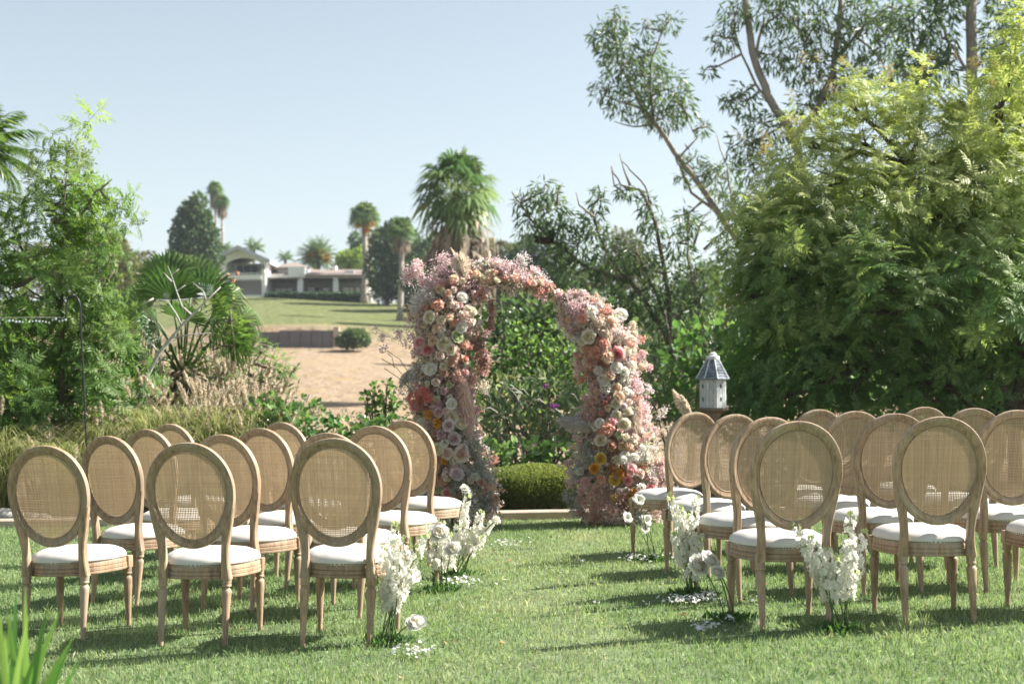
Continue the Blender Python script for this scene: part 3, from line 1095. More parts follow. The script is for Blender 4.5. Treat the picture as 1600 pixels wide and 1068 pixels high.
FNAME = {'rose': 'rose', 'ran': 'ranunculus', 'ruf': 'ruffled_flower', 'pop': 'poppy', 'flo': 'floret'}
FR = {'rose': .045, 'ran': .045, 'ruf': .045, 'pop': .055, 'flo': .02}


def face(dirv, spin=0.0):
    q = Vector(dirv).to_track_quat('Z', 'Y')
    return (q @ Euler((0, 0, spin)).to_quaternion()).to_euler()


def put_flower(kind, colr, p, r, parent, d=None, seed=None):
    seed = random.randrange(3) if seed is None else seed
    d = d or Vector((random.uniform(-.5, .5), -1, random.uniform(-.1, .55)))
    l = Vector(p) - parent.location
    o = link(FNAME[kind], fmesh(kind, colr, seed), parent, loc=l, rot=face(d, random.uniform(0, 6)), scale=r / FR[kind])
    return o


# airy sprays -------------------------------------------------------
TINY_V = np.array([(-.5, -.2, 0), (.5, -.2, .1), (0, .6, .05), (0, 0, .55), (0, -.1, -.4)])
TINY_F = np.array([(0, 1, 3), (1, 2, 3), (2, 0, 3), (0, 4, 1)])


def spray(c, r, n, size, root=None, clump=14):
    """tiny blossoms in small tufts; returns blossoms and thin stems"""
    c = np.array(c); r = np.array(r)
    m = max(3, n // clump)
    d = norm(rng.normal(size=(m, 3)))
    C = c + d * (rng.uniform(0, 1, m) ** .45)[:, None] * r
    P = np.repeat(C, clump, 0) + rng.normal(size=(m * clump, 3)) * (.17 * r.mean() + .004)
    k = len(P)
    R = frames(rng.normal(size=(k, 3)), rng.uniform(-3, 3, k))
    V, F, kk = inst(TINY_V, TINY_F, R, P, size * rng.uniform(.7, 1.3, k))
    T = np.repeat(np.repeat(rng.random(m), clump) * .6 + rng.random(k) * .4, kk)
    # stems
    root = c - np.array([0, -.02, r[2]]) if root is None else np.array(root)
    A = np.repeat(root[None], m, 0); B = C
    mid = (A + B) / 2 + rng.normal(size=(m, 3)) * .15 * r.mean()
    w = np.array([.0012, 0, 0])
    SV = np.stack([A - w, A + w, mid - w, mid + w, B - w * .6, B + w * .6], 1).reshape(-1, 3)
    SF = (np.array([(0, 1, 3), (0, 3, 2), (2, 3, 5), (2, 5, 4)])[None] + (np.arange(m) * 6)[:, None, None]).reshape(-1, 3)
    return (V, F, T), (SV, SF, np.full(len(SV), .4))


def spraymat(name, a, b, c, trans=.5):
    return leafmat(name, a, b, c, trans=trans, rough=.7, var=.12, tgain=1.1, tint=(1, 1, 1))


SM = {
    'pink': spraymat('pink_gypsophila', (.72, .48, .52), (.85, .66, .68), (.90, .81, .80)),
    'pale': spraymat('pale_gypsophila', (.68, .60, .60), (.78, .72, .70), (.84, .81, .78)),
    'cream': spraymat('cream_gypsophila', (.62, .52, .42), (.76, .67, .55), (.84, .78, .67)),
    'coral': spraymat('coral_spray', (.68, .31, .25), (.80, .46, .38), (.85, .64, .54)),
    'dusty': spraymat('dusty_pink_spray', (.56, .34, .31), (.72, .49, .44), (.82, .66, .60)),
    'brown': spraymat('russet_spray', (.30, .165, .13), (.45, .28, .22), (.60, .45, .37)),
    'grey': spraymat('grey_green_smoke', (.28, .33, .27), (.48, .50, .46), (.68, .65, .65)),
    'rust': spraymat('rust_orange_spray', (.30, .10, .03), (.46, .19, .06), (.60, .34, .14)),
    'white': spraymat('white_filler', (.60, .58, .48), (.76, .74, .66), (.84, .83, .80)),
    'red': spraymat('red_spray', (.56, .16, .15), (.66, .28, .25), (.74, .44, .39)),
}
PLM = {
    'beige': leafmat('beige_pampas', (.62, .52, .40), (.76, .67, .54), (.84, .77, .66), trans=.5, rough=.9, tgain=1.0, var=.1, tint=(1, 1, 1)),
    'blush': leafmat('blush_pampas', (.66, .46, .40), (.76, .58, .50), (.84, .70, .62), trans=.5, rough=.9, tgain=1.0, var=.1, tint=(1, 1, 1)),
    'silver': leafmat('silver_pampas', (.40, .36, .36), (.56, .52, .50), (.70, .67, .64), trans=.5, rough=.9, tgain=1.0, var=.1, tint=(1, 1, 1)),
}


def plume(base, tip, wid, n=420, bend=(0, 0, 0), strand=.10):
    """feathery seed head from base to tip: hair strands leaving a curved rachis"""
    base, tip, bend = map(np.array, (base, tip, bend))
    Lg = np.linalg.norm(tip - base)
    t = rng.uniform(.03, 1, n)
    C = base[None] + (tip - base)[None] * t[:, None] + bend[None] * (np.sin(t * np.pi))[:, None]
    ax = (tip - base) / Lg
    side = norm(rng.normal(size=(n, 3)))
    side -= (side @ ax)[:, None] * ax
    side = norm(side)
    W = wid * np.sin(np.clip(t * .92 + .08, 0, 1) * np.pi) ** .6
    D = side * W[:, None] + ax * (wid * rng.uniform(.5, 1.3, n))[:, None]
    E = C + D + np.array([0, 0, -.35]) * (W * rng.random(n))[:, None]
    mid = C + D * .55 + np.array([0, 0, .1]) * W[:, None]
    w = norm(np.cross(D, rng.normal(size=(n, 3)))) * (strand * .022)
    V = np.stack([C - w, C + w, mid + w * 1.6, mid - w * 1.6, E], 1).reshape(-1, 3)
    F = (np.array([(0, 1, 2), (0, 2, 3), (3, 2, 4)])[None] + (np.arange(n) * 5)[:, None, None]).reshape(-1, 3)
    return V, F, np.repeat(rng.random(n), 5)


def col_dist(path, px, py):
    best = None
    for (a, b) in zip(path, path[1:]):
        ax, ay, ar = a; bx, by, br = b
        dx, dy = bx - ax, by - ay
        t = max(0, min(1, ((px - ax) * dx + (py - ay) * dy) / (dx * dx + dy * dy)))
        cx, cy, r = ax + dx * t, ay + dy * t, ar + (br - ar) * t
        q = math.hypot(px - cx, py - cy)
        if best is None or q / r < best[0] / best[1]: best = (q, r)
    return best


AY = 12.12
def surf(path, px, py, lift=0.0):
    """a point on the front surface of the floral column shown at px,py"""
    q, r = col_dist(path, px, py)
    k = min(1, q / r)
    y = AY - pm(r, AY) * math.sqrt(1 - k * k) * .8 - lift
    return at(px, py, y), k


CROPS = {'A': (620, 380, 8.9), 'B': (630, 480, 6.675), 'C': (630, 620, 5.93), 'D': (740, 390, 9.706), 'E': (860, 440, 6.675), 'F': (870, 590, 8.217), 'G': (870, 690, 7.12)}
def crop(k, x, y):
    ox, oy, s = CROPS[k]
    return ox + x / s, oy + y / s, s


LPATH = [(738, 795, 56), (722, 750, 58), (702, 690, 54), (692, 630, 52), (694, 575, 52), (698, 520, 54), (702, 475, 56), (715, 440, 42), (750, 430, 24), (795, 432, 20), (838, 445, 14), (864, 462, 6)]
RPATH = [(975, 790, 88), (974, 750, 80), (964, 700, 66), (960, 650, 56), (957, 600, 46), (950, 550, 46), (930, 512, 42), (905, 482, 30), (880, 468, 12)]
LF = """A 910 755 70 ran white|A 460 1030 85 ran cream|A 600 640 60 rose peach|A 800 500 66 ruf peach|A 580 860 95 ruf coral|A 710 690 50 rose peach|A 1110 430 58 ruf peach
A 1280 420 50 ran cream|A 1200 560 60 ruf peach|A 1300 660 50 ruf cream|A 1180 640 90 ruf pink|A 730 1030 60 ruf peach|A 990 920 60 ruf cream|A 1390 520 45 ruf cream|A 1190 480 50 ruf cream|A 800 860 70 ruf blush|A 620 560 60 ruf pink
B 613 215 55 ran white|B 565 310 52 ran green|B 430 385 62 ran cream|B 495 440 52 ran cream|B 170 370 64 rose pink|B 258 450 62 rose deep|B 310 350 56 ruf peach|B 290 650 64 ran white|B 235 640 45 ran white|B 340 785 44 ran blush
B 510 580 56 ruf dusty|B 640 540 48 ruf coral|B 645 680 48 ruf pink|B 790 450 54 ruf coral|B 478 812 32 ran green|B 500 1005 58 ran white|B 110 950 66 ruf red|B 215 880 60 ruf red|B 255 950 54 ruf red|B 120 1045 54 rose pink
B 430 870 50 ruf mauve|B 640 90 60 ruf blush|B 700 150 58 ruf blush|B 420 690 50 ruf dusty|B 560 690 50 ruf dusty|B 600 760 45 ruf dusty|B 350 1020 52 ruf mauve|B 540 160 40 ruf coral|B 720 45 50 ruf cream|B 400 140 48 ruf cream|B 350 230 50 ruf peach|B 190 170 56 ruf mauve|B 380 500 60 ruf blush|B 640 400 44 ruf coral|B 420 620 40 ran cream
C 225 165 50 ruf amber|C 320 240 48 ruf amber|C 425 260 60 rose lavender|C 535 250 44 ran cream|C 475 385 64 rose lavender|C 540 530 64 rose blush|C 412 525 54 rose blush|C 250 450 50 ran cream|C 325 485 50 ran cream|C 560 470 42 rose lavender
C 490 720 58 rose lavender|C 410 735 58 ruf blush|C 185 840 54 ran white|C 395 890 52 rose pink|C 590 880 62 ruf white|C 760 840 46 ruf dusty|C 840 940 48 ruf dusty|C 60 235 34 rose mauve|C 375 595 40 ruf amber|C 240 260 48 ruf mauve|C 160 240 42 ruf white
C 380 430 44 ruf white|C 370 790 38 ruf coral|C 485 1055 46 ruf coral|C 330 140 50 ruf mauve|C 400 130 44 ruf blush|C 440 190 50 ran cream|C 200 370 44 ruf pink|C 290 330 44 ruf dusty|C 350 350 44 ruf mauve|C 260 560 44 ruf white|C 310 780 50 ruf coral|C 300 860 40 ruf green|C 320 580 40 ruf dusty|C 580 100 50 ruf blush"""
RF = """E 400 575 66 ran cream|E 700 750 70 rose deep|E 735 345 66 rose white|E 690 900 58 ran white|E 430 310 64 ruf white|E 480 740 72 ruf coral|E 420 840 64 ruf dusty|E 500 930 50 ruf white|E 530 1010 52 ruf white|E 560 1060 48 ruf white
E 330 620 46 ruf cream|E 350 700 50 ruf peach|E 600 790 66 ruf peach|E 800 720 56 ruf cream|E 770 930 56 ruf white|E 620 980 60 ruf peach|E 960 890 34 ruf peach|E 1040 890 36 ruf pink|E 950 740 38 ruf pink|E 560 640 60 ruf coral|E 300 850 44 ruf blush|E 840 860 50 ruf white|E 850 600 44 ruf cream
E 500 420 60 ruf blush|E 640 420 60 ruf peach|E 560 540 60 ruf blush|E 330 380 60 ruf coral|E 760 560 50 ruf blush|E 860 440 36 ruf cream|E 880 540 34 ruf cream|E 270 760 38 ruf pink
F 630 130 84 ruf white|F 765 335 66 ran cream|F 800 240 60 ran peach|F 765 140 56 ran peach|F 765 490 62 ran cream|F 552 582 54 ran white|F 865 600 68 ran cream|F 650 650 84 ruf coral|F 710 560 56 ruf pink|F 565 800 78 ran cream|F 795 730 42 ran green
F 910 430 60 ruf cream|F 480 290 62 ruf dusty|F 430 510 58 ruf mauve|F 620 320 40 ruf red|F 710 880 60 ruf brown|F 840 880 60 ruf peach|F 930 880 58 ruf peach|F 880 1010 54 ran white|F 660 390 50 ruf peach|F 860 370 44 rose lavender|F 930 310 50 ruf blush
F 880 180 60 ruf white|F 510 190 46 ruf peach|F 890 760 48 ruf cream|F 970 640 44 ruf blush|F 480 420 50 ruf dusty|F 590 690 40 ruf coral|F 1010 1000 46 ruf white|F 1100 900 44 ruf white|F 1150 400 38 ruf blush|F 1190 500 34 ruf blush|F 1000 760 44 ruf blush
G 490 185 62 ran yellow|G 425 295 68 rose amber|G 640 430 64 ran yellow|G 830 310 74 rose pink|G 790 437 60 rose deep|G 1045 530 74 rose deep|G 490 410 52 ruf coral|G 320 450 60 ruf pink|G 145 480 46 ruf pink|G 275 555 48 ruf pink|G 430 720 58 ruf dusty
G 620 765 54 ruf dusty|G 930 510 50 ruf white|G 640 620 44 ruf yellow|G 305 690 44 ruf pink|G 1160 220 54 ruf pink|G 930 350 50 ruf blush|G 700 350 44 ruf amber|G 850 560 44 ruf amber|G 260 330 50 ruf white|G 740 200 46 ruf white|G 870 170 44 ruf white|G 1000 690 46 ruf mauve|G 1080 440 60 ruf blush|G 1180 330 60 ruf blush|G 1210 420 56 ruf blush|G 240 780 40 ruf pink"""


def arch(name_label, path, flowers, sprays, seed, base_px):
    global rng
    random.seed(seed); rng = np.random.default_rng(seed)
    b = at(base_px[0], base_px[1], AY)
    root = empty('floral_arch', (b.x, AY, lawn_z(b.x, AY)), label=name_label, cat='floral arch', group='halves of the floral arch')
    # bent metal support inside the flowers
    mb = MB()
    pts = [Vector((b.x, AY, lawn_z(b.x, AY) - .02))] + [at(px, py, AY) for px, py, r in path[1:]]
    mb.tube(pts, .012, 8)
    wood_obj('support', mb, M['iron'], root)
    # loose foliage and stems that fill the body
    parts = []
    for (a, c) in zip(path, path[1:]):
        L_ = math.hypot(c[0] - a[0], c[1] - a[1])
        n = int(L_ * (a[2] + c[2]) * .075)
        for _ in range(n):
            t = random.random()
            px, py, r = a[0] + (c[0] - a[0]) * t, a[1] + (c[1] - a[1]) * t, (a[2] + (c[2] - a[2]) * t)
            ang, q = random.uniform(0, 6.28), r * (random.random() ** .5) * .92
            y = AY + random.uniform(-1, 1) * pm(math.sqrt(max(0, r * r - q * q)), AY) * .8
            parts.append(at(px + q * math.cos(ang), py + q * math.sin(ang) * .9, y))
    P = np.array([tuple(p) for p in parts]); n = len(P)
    P[:, 2] = np.maximum(P[:, 2], root.location.z + .02)
    V, F, k = inst(LEAF_V * np.array([1.5, 1, 1]), LEAF_F, frames(rng.normal(size=(n, 3)) + [0, -.4, .2], rng.uniform(-2, 2, n)), P, rng.uniform(.03, .065, n))
    o = foliage_obj('foliage', (V, F, np.repeat(rng.uniform(.05, .75, n), k)), L['bush'], root, 'stuff')
    # small filler blossoms in the colours of each height
    ncol = ['pink', 'cream', 'coral', 'dusty', 'pale', 'white', 'brown']
    for ci, cname in enumerate(ncol):
        idx = rng.random(n) < (.55 if cname in ('cream', 'pale', 'pink') else .28 if cname != 'brown' else .1)
        Q = P[idx]; Q = Q + rng.normal(size=Q.shape) * .012
        if len(Q) == 0: continue
        reps = 5
        Q2 = np.repeat(Q, reps, 0) + rng.normal(size=(len(Q) * reps, 3)) * .014
        V, F, k = inst(TINY_V, TINY_F, frames(rng.normal(size=(len(Q2), 3)), rng.uniform(-3, 3, len(Q2))), Q2, rng.uniform(.011, .023, len(Q2)))
        foliage_obj('filler_blossom', (V, F, np.repeat(rng.random(len(Q2)), k)), SM[cname], root, 'stuff')
    for s in flowers.replace('\n', '|').split('|'):
        k, x, y, r, kind, colr = s.split()
        px, py, scl = crop(k, float(x), float(y))
        p, kk = surf(path, px, py, .015 + random.uniform(0, .035))
        rad = pm(float(r) / scl, AY) * random.uniform(.84, 1.12)
        q, rr = col_dist(path, px, py)
        d = Vector((random.uniform(-.35, .35) + (px - b.x * 0 - path[min(len(path) - 1, 3)][0]) / 160, -1, random.uniform(.0, .5)))
        put_flower(kind, colr, p, rad, root, d)
    # smaller blooms filling between the large ones
    zone = lambda py: (['peach', 'blush', 'cream', 'coral', 'pink'] if py < 560 else ['blush', 'dusty', 'cream', 'pink', 'coral', 'mauve', 'white'] if py < 690 else ['lavender', 'blush', 'white', 'pink', 'cream', 'dusty'])
    for _ in range(150):
        a = random.randrange(len(path) - 2)
        t = random.random(); p0_, p1_ = path[a], path[a + 1]
        rr_ = p0_[2] + (p1_[2] - p0_[2]) * t
        px = p0_[0] + (p1_[0] - p0_[0]) * t + random.uniform(-1, 1) * rr_ * .95
        py = p0_[1] + (p1_[1] - p0_[1]) * t + random.uniform(-.3, .3) * rr_
        if py > 812: continue
        p, kk = surf(path, px, py, random.uniform(-.02, .03))
        put_flower('ruf' if random.random() < .75 else 'rose', random.choice(zone(py)), p, pm(random.uniform(3.2, 6.5), AY), root,
                   Vector(((px - (p0_[0] + p1_[0]) / 2) / rr_ + random.uniform(-.4, .4), -1, random.uniform(-.3, .8))))
    # wisps that break the outline
    for _ in range(38):
        a = random.randrange(len(path) - 1)
        t = random.random(); p0_, p1_ = path[a], path[a + 1]
        rr_ = p0_[2] + (p1_[2] - p0_[2]) * t
        sgn = random.choice((-1, 1))
        px = p0_[0] + (p1_[0] - p0_[0]) * t + sgn * rr_ * random.uniform(.85, 1.2)
        py = min(800, p0_[1] + (p1_[1] - p0_[1]) * t + random.uniform(-.5, .2) * rr_)
        sprays = sprays + [(px, py, random.uniform(7, 12), random.choice(['pink', 'pink', 'pale', 'cream', 'coral'] if py < 720 else ['pink', 'pale', 'grey', 'dusty']), random.uniform(.4, .8))]
    agg, st = {}, []
    for (px, py, r, colr, dens) in sprays:
        p, kk = surf(path, px, py, -.01)
        rm = pm(r, AY)
        n = int(dens * r * r * 1.45) + 40
        q, rr = col_dist(path, px, py)
        near = min(path, key=lambda a: math.hypot(a[0] - px, a[1] - py))
        bl, stm = spray(tuple(p), (rm, rm * .8, rm), n, .0125, root=tuple(at(near[0], near[1], AY)))
        agg.setdefault(colr, []).append(bl); st.append(stm)
    for colr, lst in agg.items():
        foliage_obj('blossom_spray', join(lst), SM[colr], root, 'stuff')
    foliage_obj('spray_stem', join(st), L['bush'], root, 'stuff')
    return root


LS = [(648, 422, 16, 'pink', 1.1), (640, 436, 11, 'pink', 1.1), (652, 412, 9, 'pink', 1), (693, 412, 17, 'pink', 1.2), (684, 438, 19, 'pink', 1.5), (700, 428, 16, 'pink', 1.4), (722, 445, 16, 'pink', 1.2),
      (664, 468, 22, 'pale', 1.4), (652, 480, 15, 'pale', 1.1), (745, 450, 18, 'pink', 1.3), (748, 462, 13, 'coral', 1), (776, 412, 15, 'pink', 1.2), (790, 420, 14, 'pink', 1.3), (806, 420, 13, 'pink', 1.3),
      (815, 407, 12, 'pale', 1.2), (800, 445, 18, 'cream', 1.2), (812, 437, 12, 'pink', 1.2), (836, 428, 13, 'pink', 1), (830, 440, 10, 'cream', 1), (843, 455, 14, 'coral', .9), (848, 462, 11, 'pink', .9),
      (870, 460, 8, 'pink', 1), (858, 444, 6, 'pale', .8), (636, 508, 11, 'pink', .5), (620, 520, 14, 'pink', .42), (640, 530, 14, 'pink', .5), (598, 524, 9, 'pink', .42), (588, 514, 7, 'pink', .42), (600, 546, 8, 'pink', .4),
      (655, 545, 12, 'pink', .7), (690, 522, 14, 'pale', 1), (648, 590, 16, 'pale', .8), (655, 575, 14, 'cream', .6), (660, 610, 14, 'dusty', .9), (700, 560, 14, 'cream', 1), (736, 560, 14, 'brown', 1.3),
      (745, 540, 13, 'brown', 1.3), (760, 560, 11, 'dusty', 1.3), (754, 582, 12, 'dusty', 1.2), (738, 596, 12, 'dusty', 1.1), (712, 600, 16, 'dusty', 1.2), (726, 616, 14, 'pink', 1.2), (716, 640, 16, 'dusty', 1.1),
      (655, 630, 16, 'red', 1.2), (668, 618, 12, 'red', 1.1), (685, 640, 14, 'dusty', 1.1), (725, 660, 12, 'pink', 1), (732, 680, 14, 'pale', 1.0), (700, 690, 14, 'brown', 1.1), (688, 668, 10, 'brown', 1),
      (740, 700, 16, 'grey', 1.3), (752, 722, 17, 'grey', 1), (740, 742, 15, 'grey', 1), (760, 750, 16, 'grey', 1), (757, 775, 18, 'grey', 1), (735, 790, 16, 'pale', 1), (762, 790, 14, 'grey', 1.2),
      (715, 722, 13, 'pale', 1.1), (718, 760, 14, 'grey', 1.2), (758, 745, 12, 'pale', .9), (770, 780, 10, 'dusty', .9), (690, 735, 10, 'brown', 1), (680, 560, 16, 'cream', .8), (672, 690, 12, 'rust', .8), (735, 655, 13, 'pink', 1), (730, 632, 12, 'pink', 1)]
RS = [(873, 462, 9, 'pink', .9), (892, 459, 8, 'pink', .9), (908, 460, 8, 'pink', .8), (896, 480, 18, 'pink', 1.4), (886, 500, 16, 'pink', 1.4), (905, 497, 15, 'pink', 1.3), (882, 486, 13, 'cream', 1), (918, 482, 14, 'pink', 1.2),
      (930, 485, 14, 'pale', 1.2), (944, 490, 12, 'coral', 1), (935, 510, 16, 'cream', 1.1), (955, 486, 10, 'pale', 1), (962, 500, 10, 'pale', 1), (960, 520, 14, 'pale', 1.2), (975, 520, 12, 'pink', .9), (990, 512, 8, 'cream', .9),
      (994, 528, 9, 'pale', .9), (940, 535, 14, 'coral', 1.2), (925, 550, 16, 'coral', 1.3), (915, 568, 15, 'dusty', 1.2), (903, 578, 11, 'pink', 1), (930, 570, 14, 'coral', 1.2), (985, 545, 12, 'cream', 1.1),
      (998, 560, 10, 'pink', .9), (1004, 553, 6, 'pink', .8), (1010, 572, 9, 'pink', .9), (992, 590, 13, 'pink', 1.2), (978, 575, 12, 'white', 1.1), (975, 595, 13, 'white', 1.1), (990, 610, 14, 'pink', 1.2), (996, 600, 9, 'pink', 1),
      (925, 625, 15, 'dusty', 1.2), (935, 605, 12, 'dusty', 1), (922, 650, 13, 'dusty', 1.2), (930, 660, 10, 'brown', 1), (945, 632, 10, 'brown', 1), (1000, 640, 14, 'pink', 1.2), (1010, 652, 10, 'pale', .9), (1003, 665, 11, 'pink', 1),
      (985, 640, 12, 'cream', 1.1), (960, 700, 14, 'brown', 1), (975, 700, 14, 'rust', 1), (985, 690, 14, 'cream', 1), (900, 705, 11, 'pink', .6), (905, 715, 9, 'white', .5), (912, 700, 13, 'grey', .9), (925, 715, 16, 'grey', 1),
      (900, 745, 16, 'pale', 1), (905, 735, 14, 'grey', 1.1), (915, 760, 14, 'pink', .9), (893, 772, 12, 'grey', 1), (888, 785, 14, 'grey', 1), (903, 795, 12, 'grey', 1), (910, 780, 14, 'dusty', 1),
      (938, 770, 18, 'dusty', 1.3), (955, 785, 20, 'dusty', 1.1), (935, 800, 18, 'dusty', 1.1), (960, 806, 16, 'pink', 1), (925, 808, 12, 'dusty', 1.2), (978, 785, 18, 'brown', 1.2), (985, 770, 14, 'rust', 1.1), (965, 735, 14, 'rust', 1),
      (972, 745, 12, 'rust', 1), (985, 730, 12, 'white', .9), (1005, 715, 15, 'white', 1), (1020, 720, 14, 'cream', .9), (1030, 735, 16, 'pink', 1.1), (1015, 745, 15, 'pale', 1.1), (1040, 745, 14, 'pale', 1), (1020, 765, 14, 'pale', 1),
      (1010, 785, 14, 'grey', 1), (1022, 795, 14, 'dusty', 1), (1000, 805, 16, 'grey', 1), (1005, 735, 12, 'rust', .8), (1018, 700, 10, 'white', .7), (948, 560, 12, 'coral', 1), (985, 560, 10, 'pale', .9)]
archL = arch('taller floral arch half, roses over blush pampas, curving right at the top', LPATH, LF, LS, 5, (742, 812))
archR = arch('shorter floral arch half with yellow flowers low and white delphinium midway', RPATH, RF, RS, 6, (975, 812))


def add_plumes(root, lst, path):
    for (x0, y0, x1, y1, w, c, n) in lst:
        p0, _ = surf(path, x0, y0, .03); p1, _ = surf(path, x1, y1, .03)
        foliage_obj('pampas_plume', plume(tuple(p0), tuple(p1), pm(w, AY), n), PLM[c], root)


add_plumes(archL, [(712, 436, 713, 400, 8, 'beige', 420), (728, 440, 722, 404, 13, 'beige', 600), (713, 402, 705, 388, 2.5, 'beige', 60), (724, 585, 728, 655, 12, 'blush', 700), (732, 610, 736, 680, 9, 'blush', 500),
                   (712, 570, 714, 545, 7, 'blush', 260), (690, 722, 664, 748, 13, 'blush', 600), (645, 575, 628, 600, 10, 'silver', 300), (655, 560, 640, 620, 9, 'silver', 280)], LPATH)
add_plumes(archR, [(941, 484, 932, 459, 5.5, 'beige', 300), (948, 500, 950, 535, 8, 'beige', 400), (955, 482, 953, 520, 8, 'blush', 400), (944, 520, 946, 560, 8, 'blush', 300), (998, 615, 997, 672, 7, 'blush', 500), (992, 635, 992, 680, 6, 'beige', 400),
                   (925, 668, 879, 657, 13, 'silver', 900), (1000, 690, 1018, 676, 6, 'blush', 260), (1030, 765, 1052, 730, 15, 'blush', 500), (1020, 780, 1046, 764, 12, 'blush', 300), (926, 790, 914, 752, 8, 'blush', 260)], RPATH)


# hanging amaranthus strands and thin wires
def hanging(root, path, pts, w, colr, n):
    P0 = [np.array(tuple(surf(path, x, y, .05)[0])) for x, y in pts]
    P = np.array([P0[min(len(P0) - 2, int(t))] * (1 - t % 1) + P0[min(len(P0) - 2, int(t)) + 1] * (t % 1) for t in rng.uniform(0, len(P0) - 1.001, n)])
    P += rng.normal(size=P.shape) * pm(w, AY)
    V, F, k = inst(TINY_V, TINY_F, frames(rng.normal(size=(n, 3)), rng.uniform(-3, 3, n)), P, rng.uniform(.014, .024, n))
    foliage_obj('hanging_amaranth', (V, F, np.repeat(rng.random(n), k)), SM[colr], root, 'stuff')


hanging(archL, LPATH, [(768, 468), (769, 490), (768, 515)], 2.6, 'dusty', 230)
hanging(archL, LPATH, [(766, 470), (767, 500), (765, 517)], 2.8, 'brown', 200)
hanging(archL, LPATH, [(745, 520), (752, 545), (757, 565), (757, 575)], 4.5, 'brown', 300)
mb = MB()
for (x0, y0, x1, y1) in [(680, 520, 651, 417), (676, 455, 655, 432), (655, 432, 640, 428), (600, 575, 655, 625), (596, 560, 640, 600), (605, 548, 640, 585), (600, 600, 630, 618), (606, 552, 616, 575), (870, 475, 858, 447), (745, 640, 737, 660)]:
    p0, p1 = at(x0, y0, AY - .1), at(x1, y1, AY - .12)
    m = (p0 + p1) / 2 + Vector((.01, 0, .03))
    mb.tube([p0, m, p1], [.0035, .003, .002], 5)
wood_obj('bare_stem', mb, M['stem'], archL)
# green leaves beside the amaranth, each large enough to pick out
bl = {}
def big_leaf(root, px, py, s, d, mat, path, name='leaf'):
    if mat.name not in bl: bl[mat.name] = mesh_np('leaf', BROAD_V * np.array([.75, 1, 1]), BROAD_F, np.full(6, .5), mat=mat)
    p, _ = surf(path, px, py, .03)
    q = Vector(d).to_track_quat('Y', 'Z').to_euler()
    return link(name, bl[mat.name], root, loc=p - root.location, rot=q, scale=s)


for (px, py, s, d) in [(750, 475, .09, (-.3, -.6, -.6)), (755, 485, .10, (.3, -.5, -.8)), (746, 490, .09, (-.2, -.5, -1)), (757, 500, .10, (.1, -.6, -1)), (752, 470, .08, (.6, -.5, -.2)), (736, 560, .09, (.1, -.5, -1)), (739, 545, .08, (0, -.5, -1))]:
    big_leaf(archL, px, py, s, d, L['bush'], LPATH)


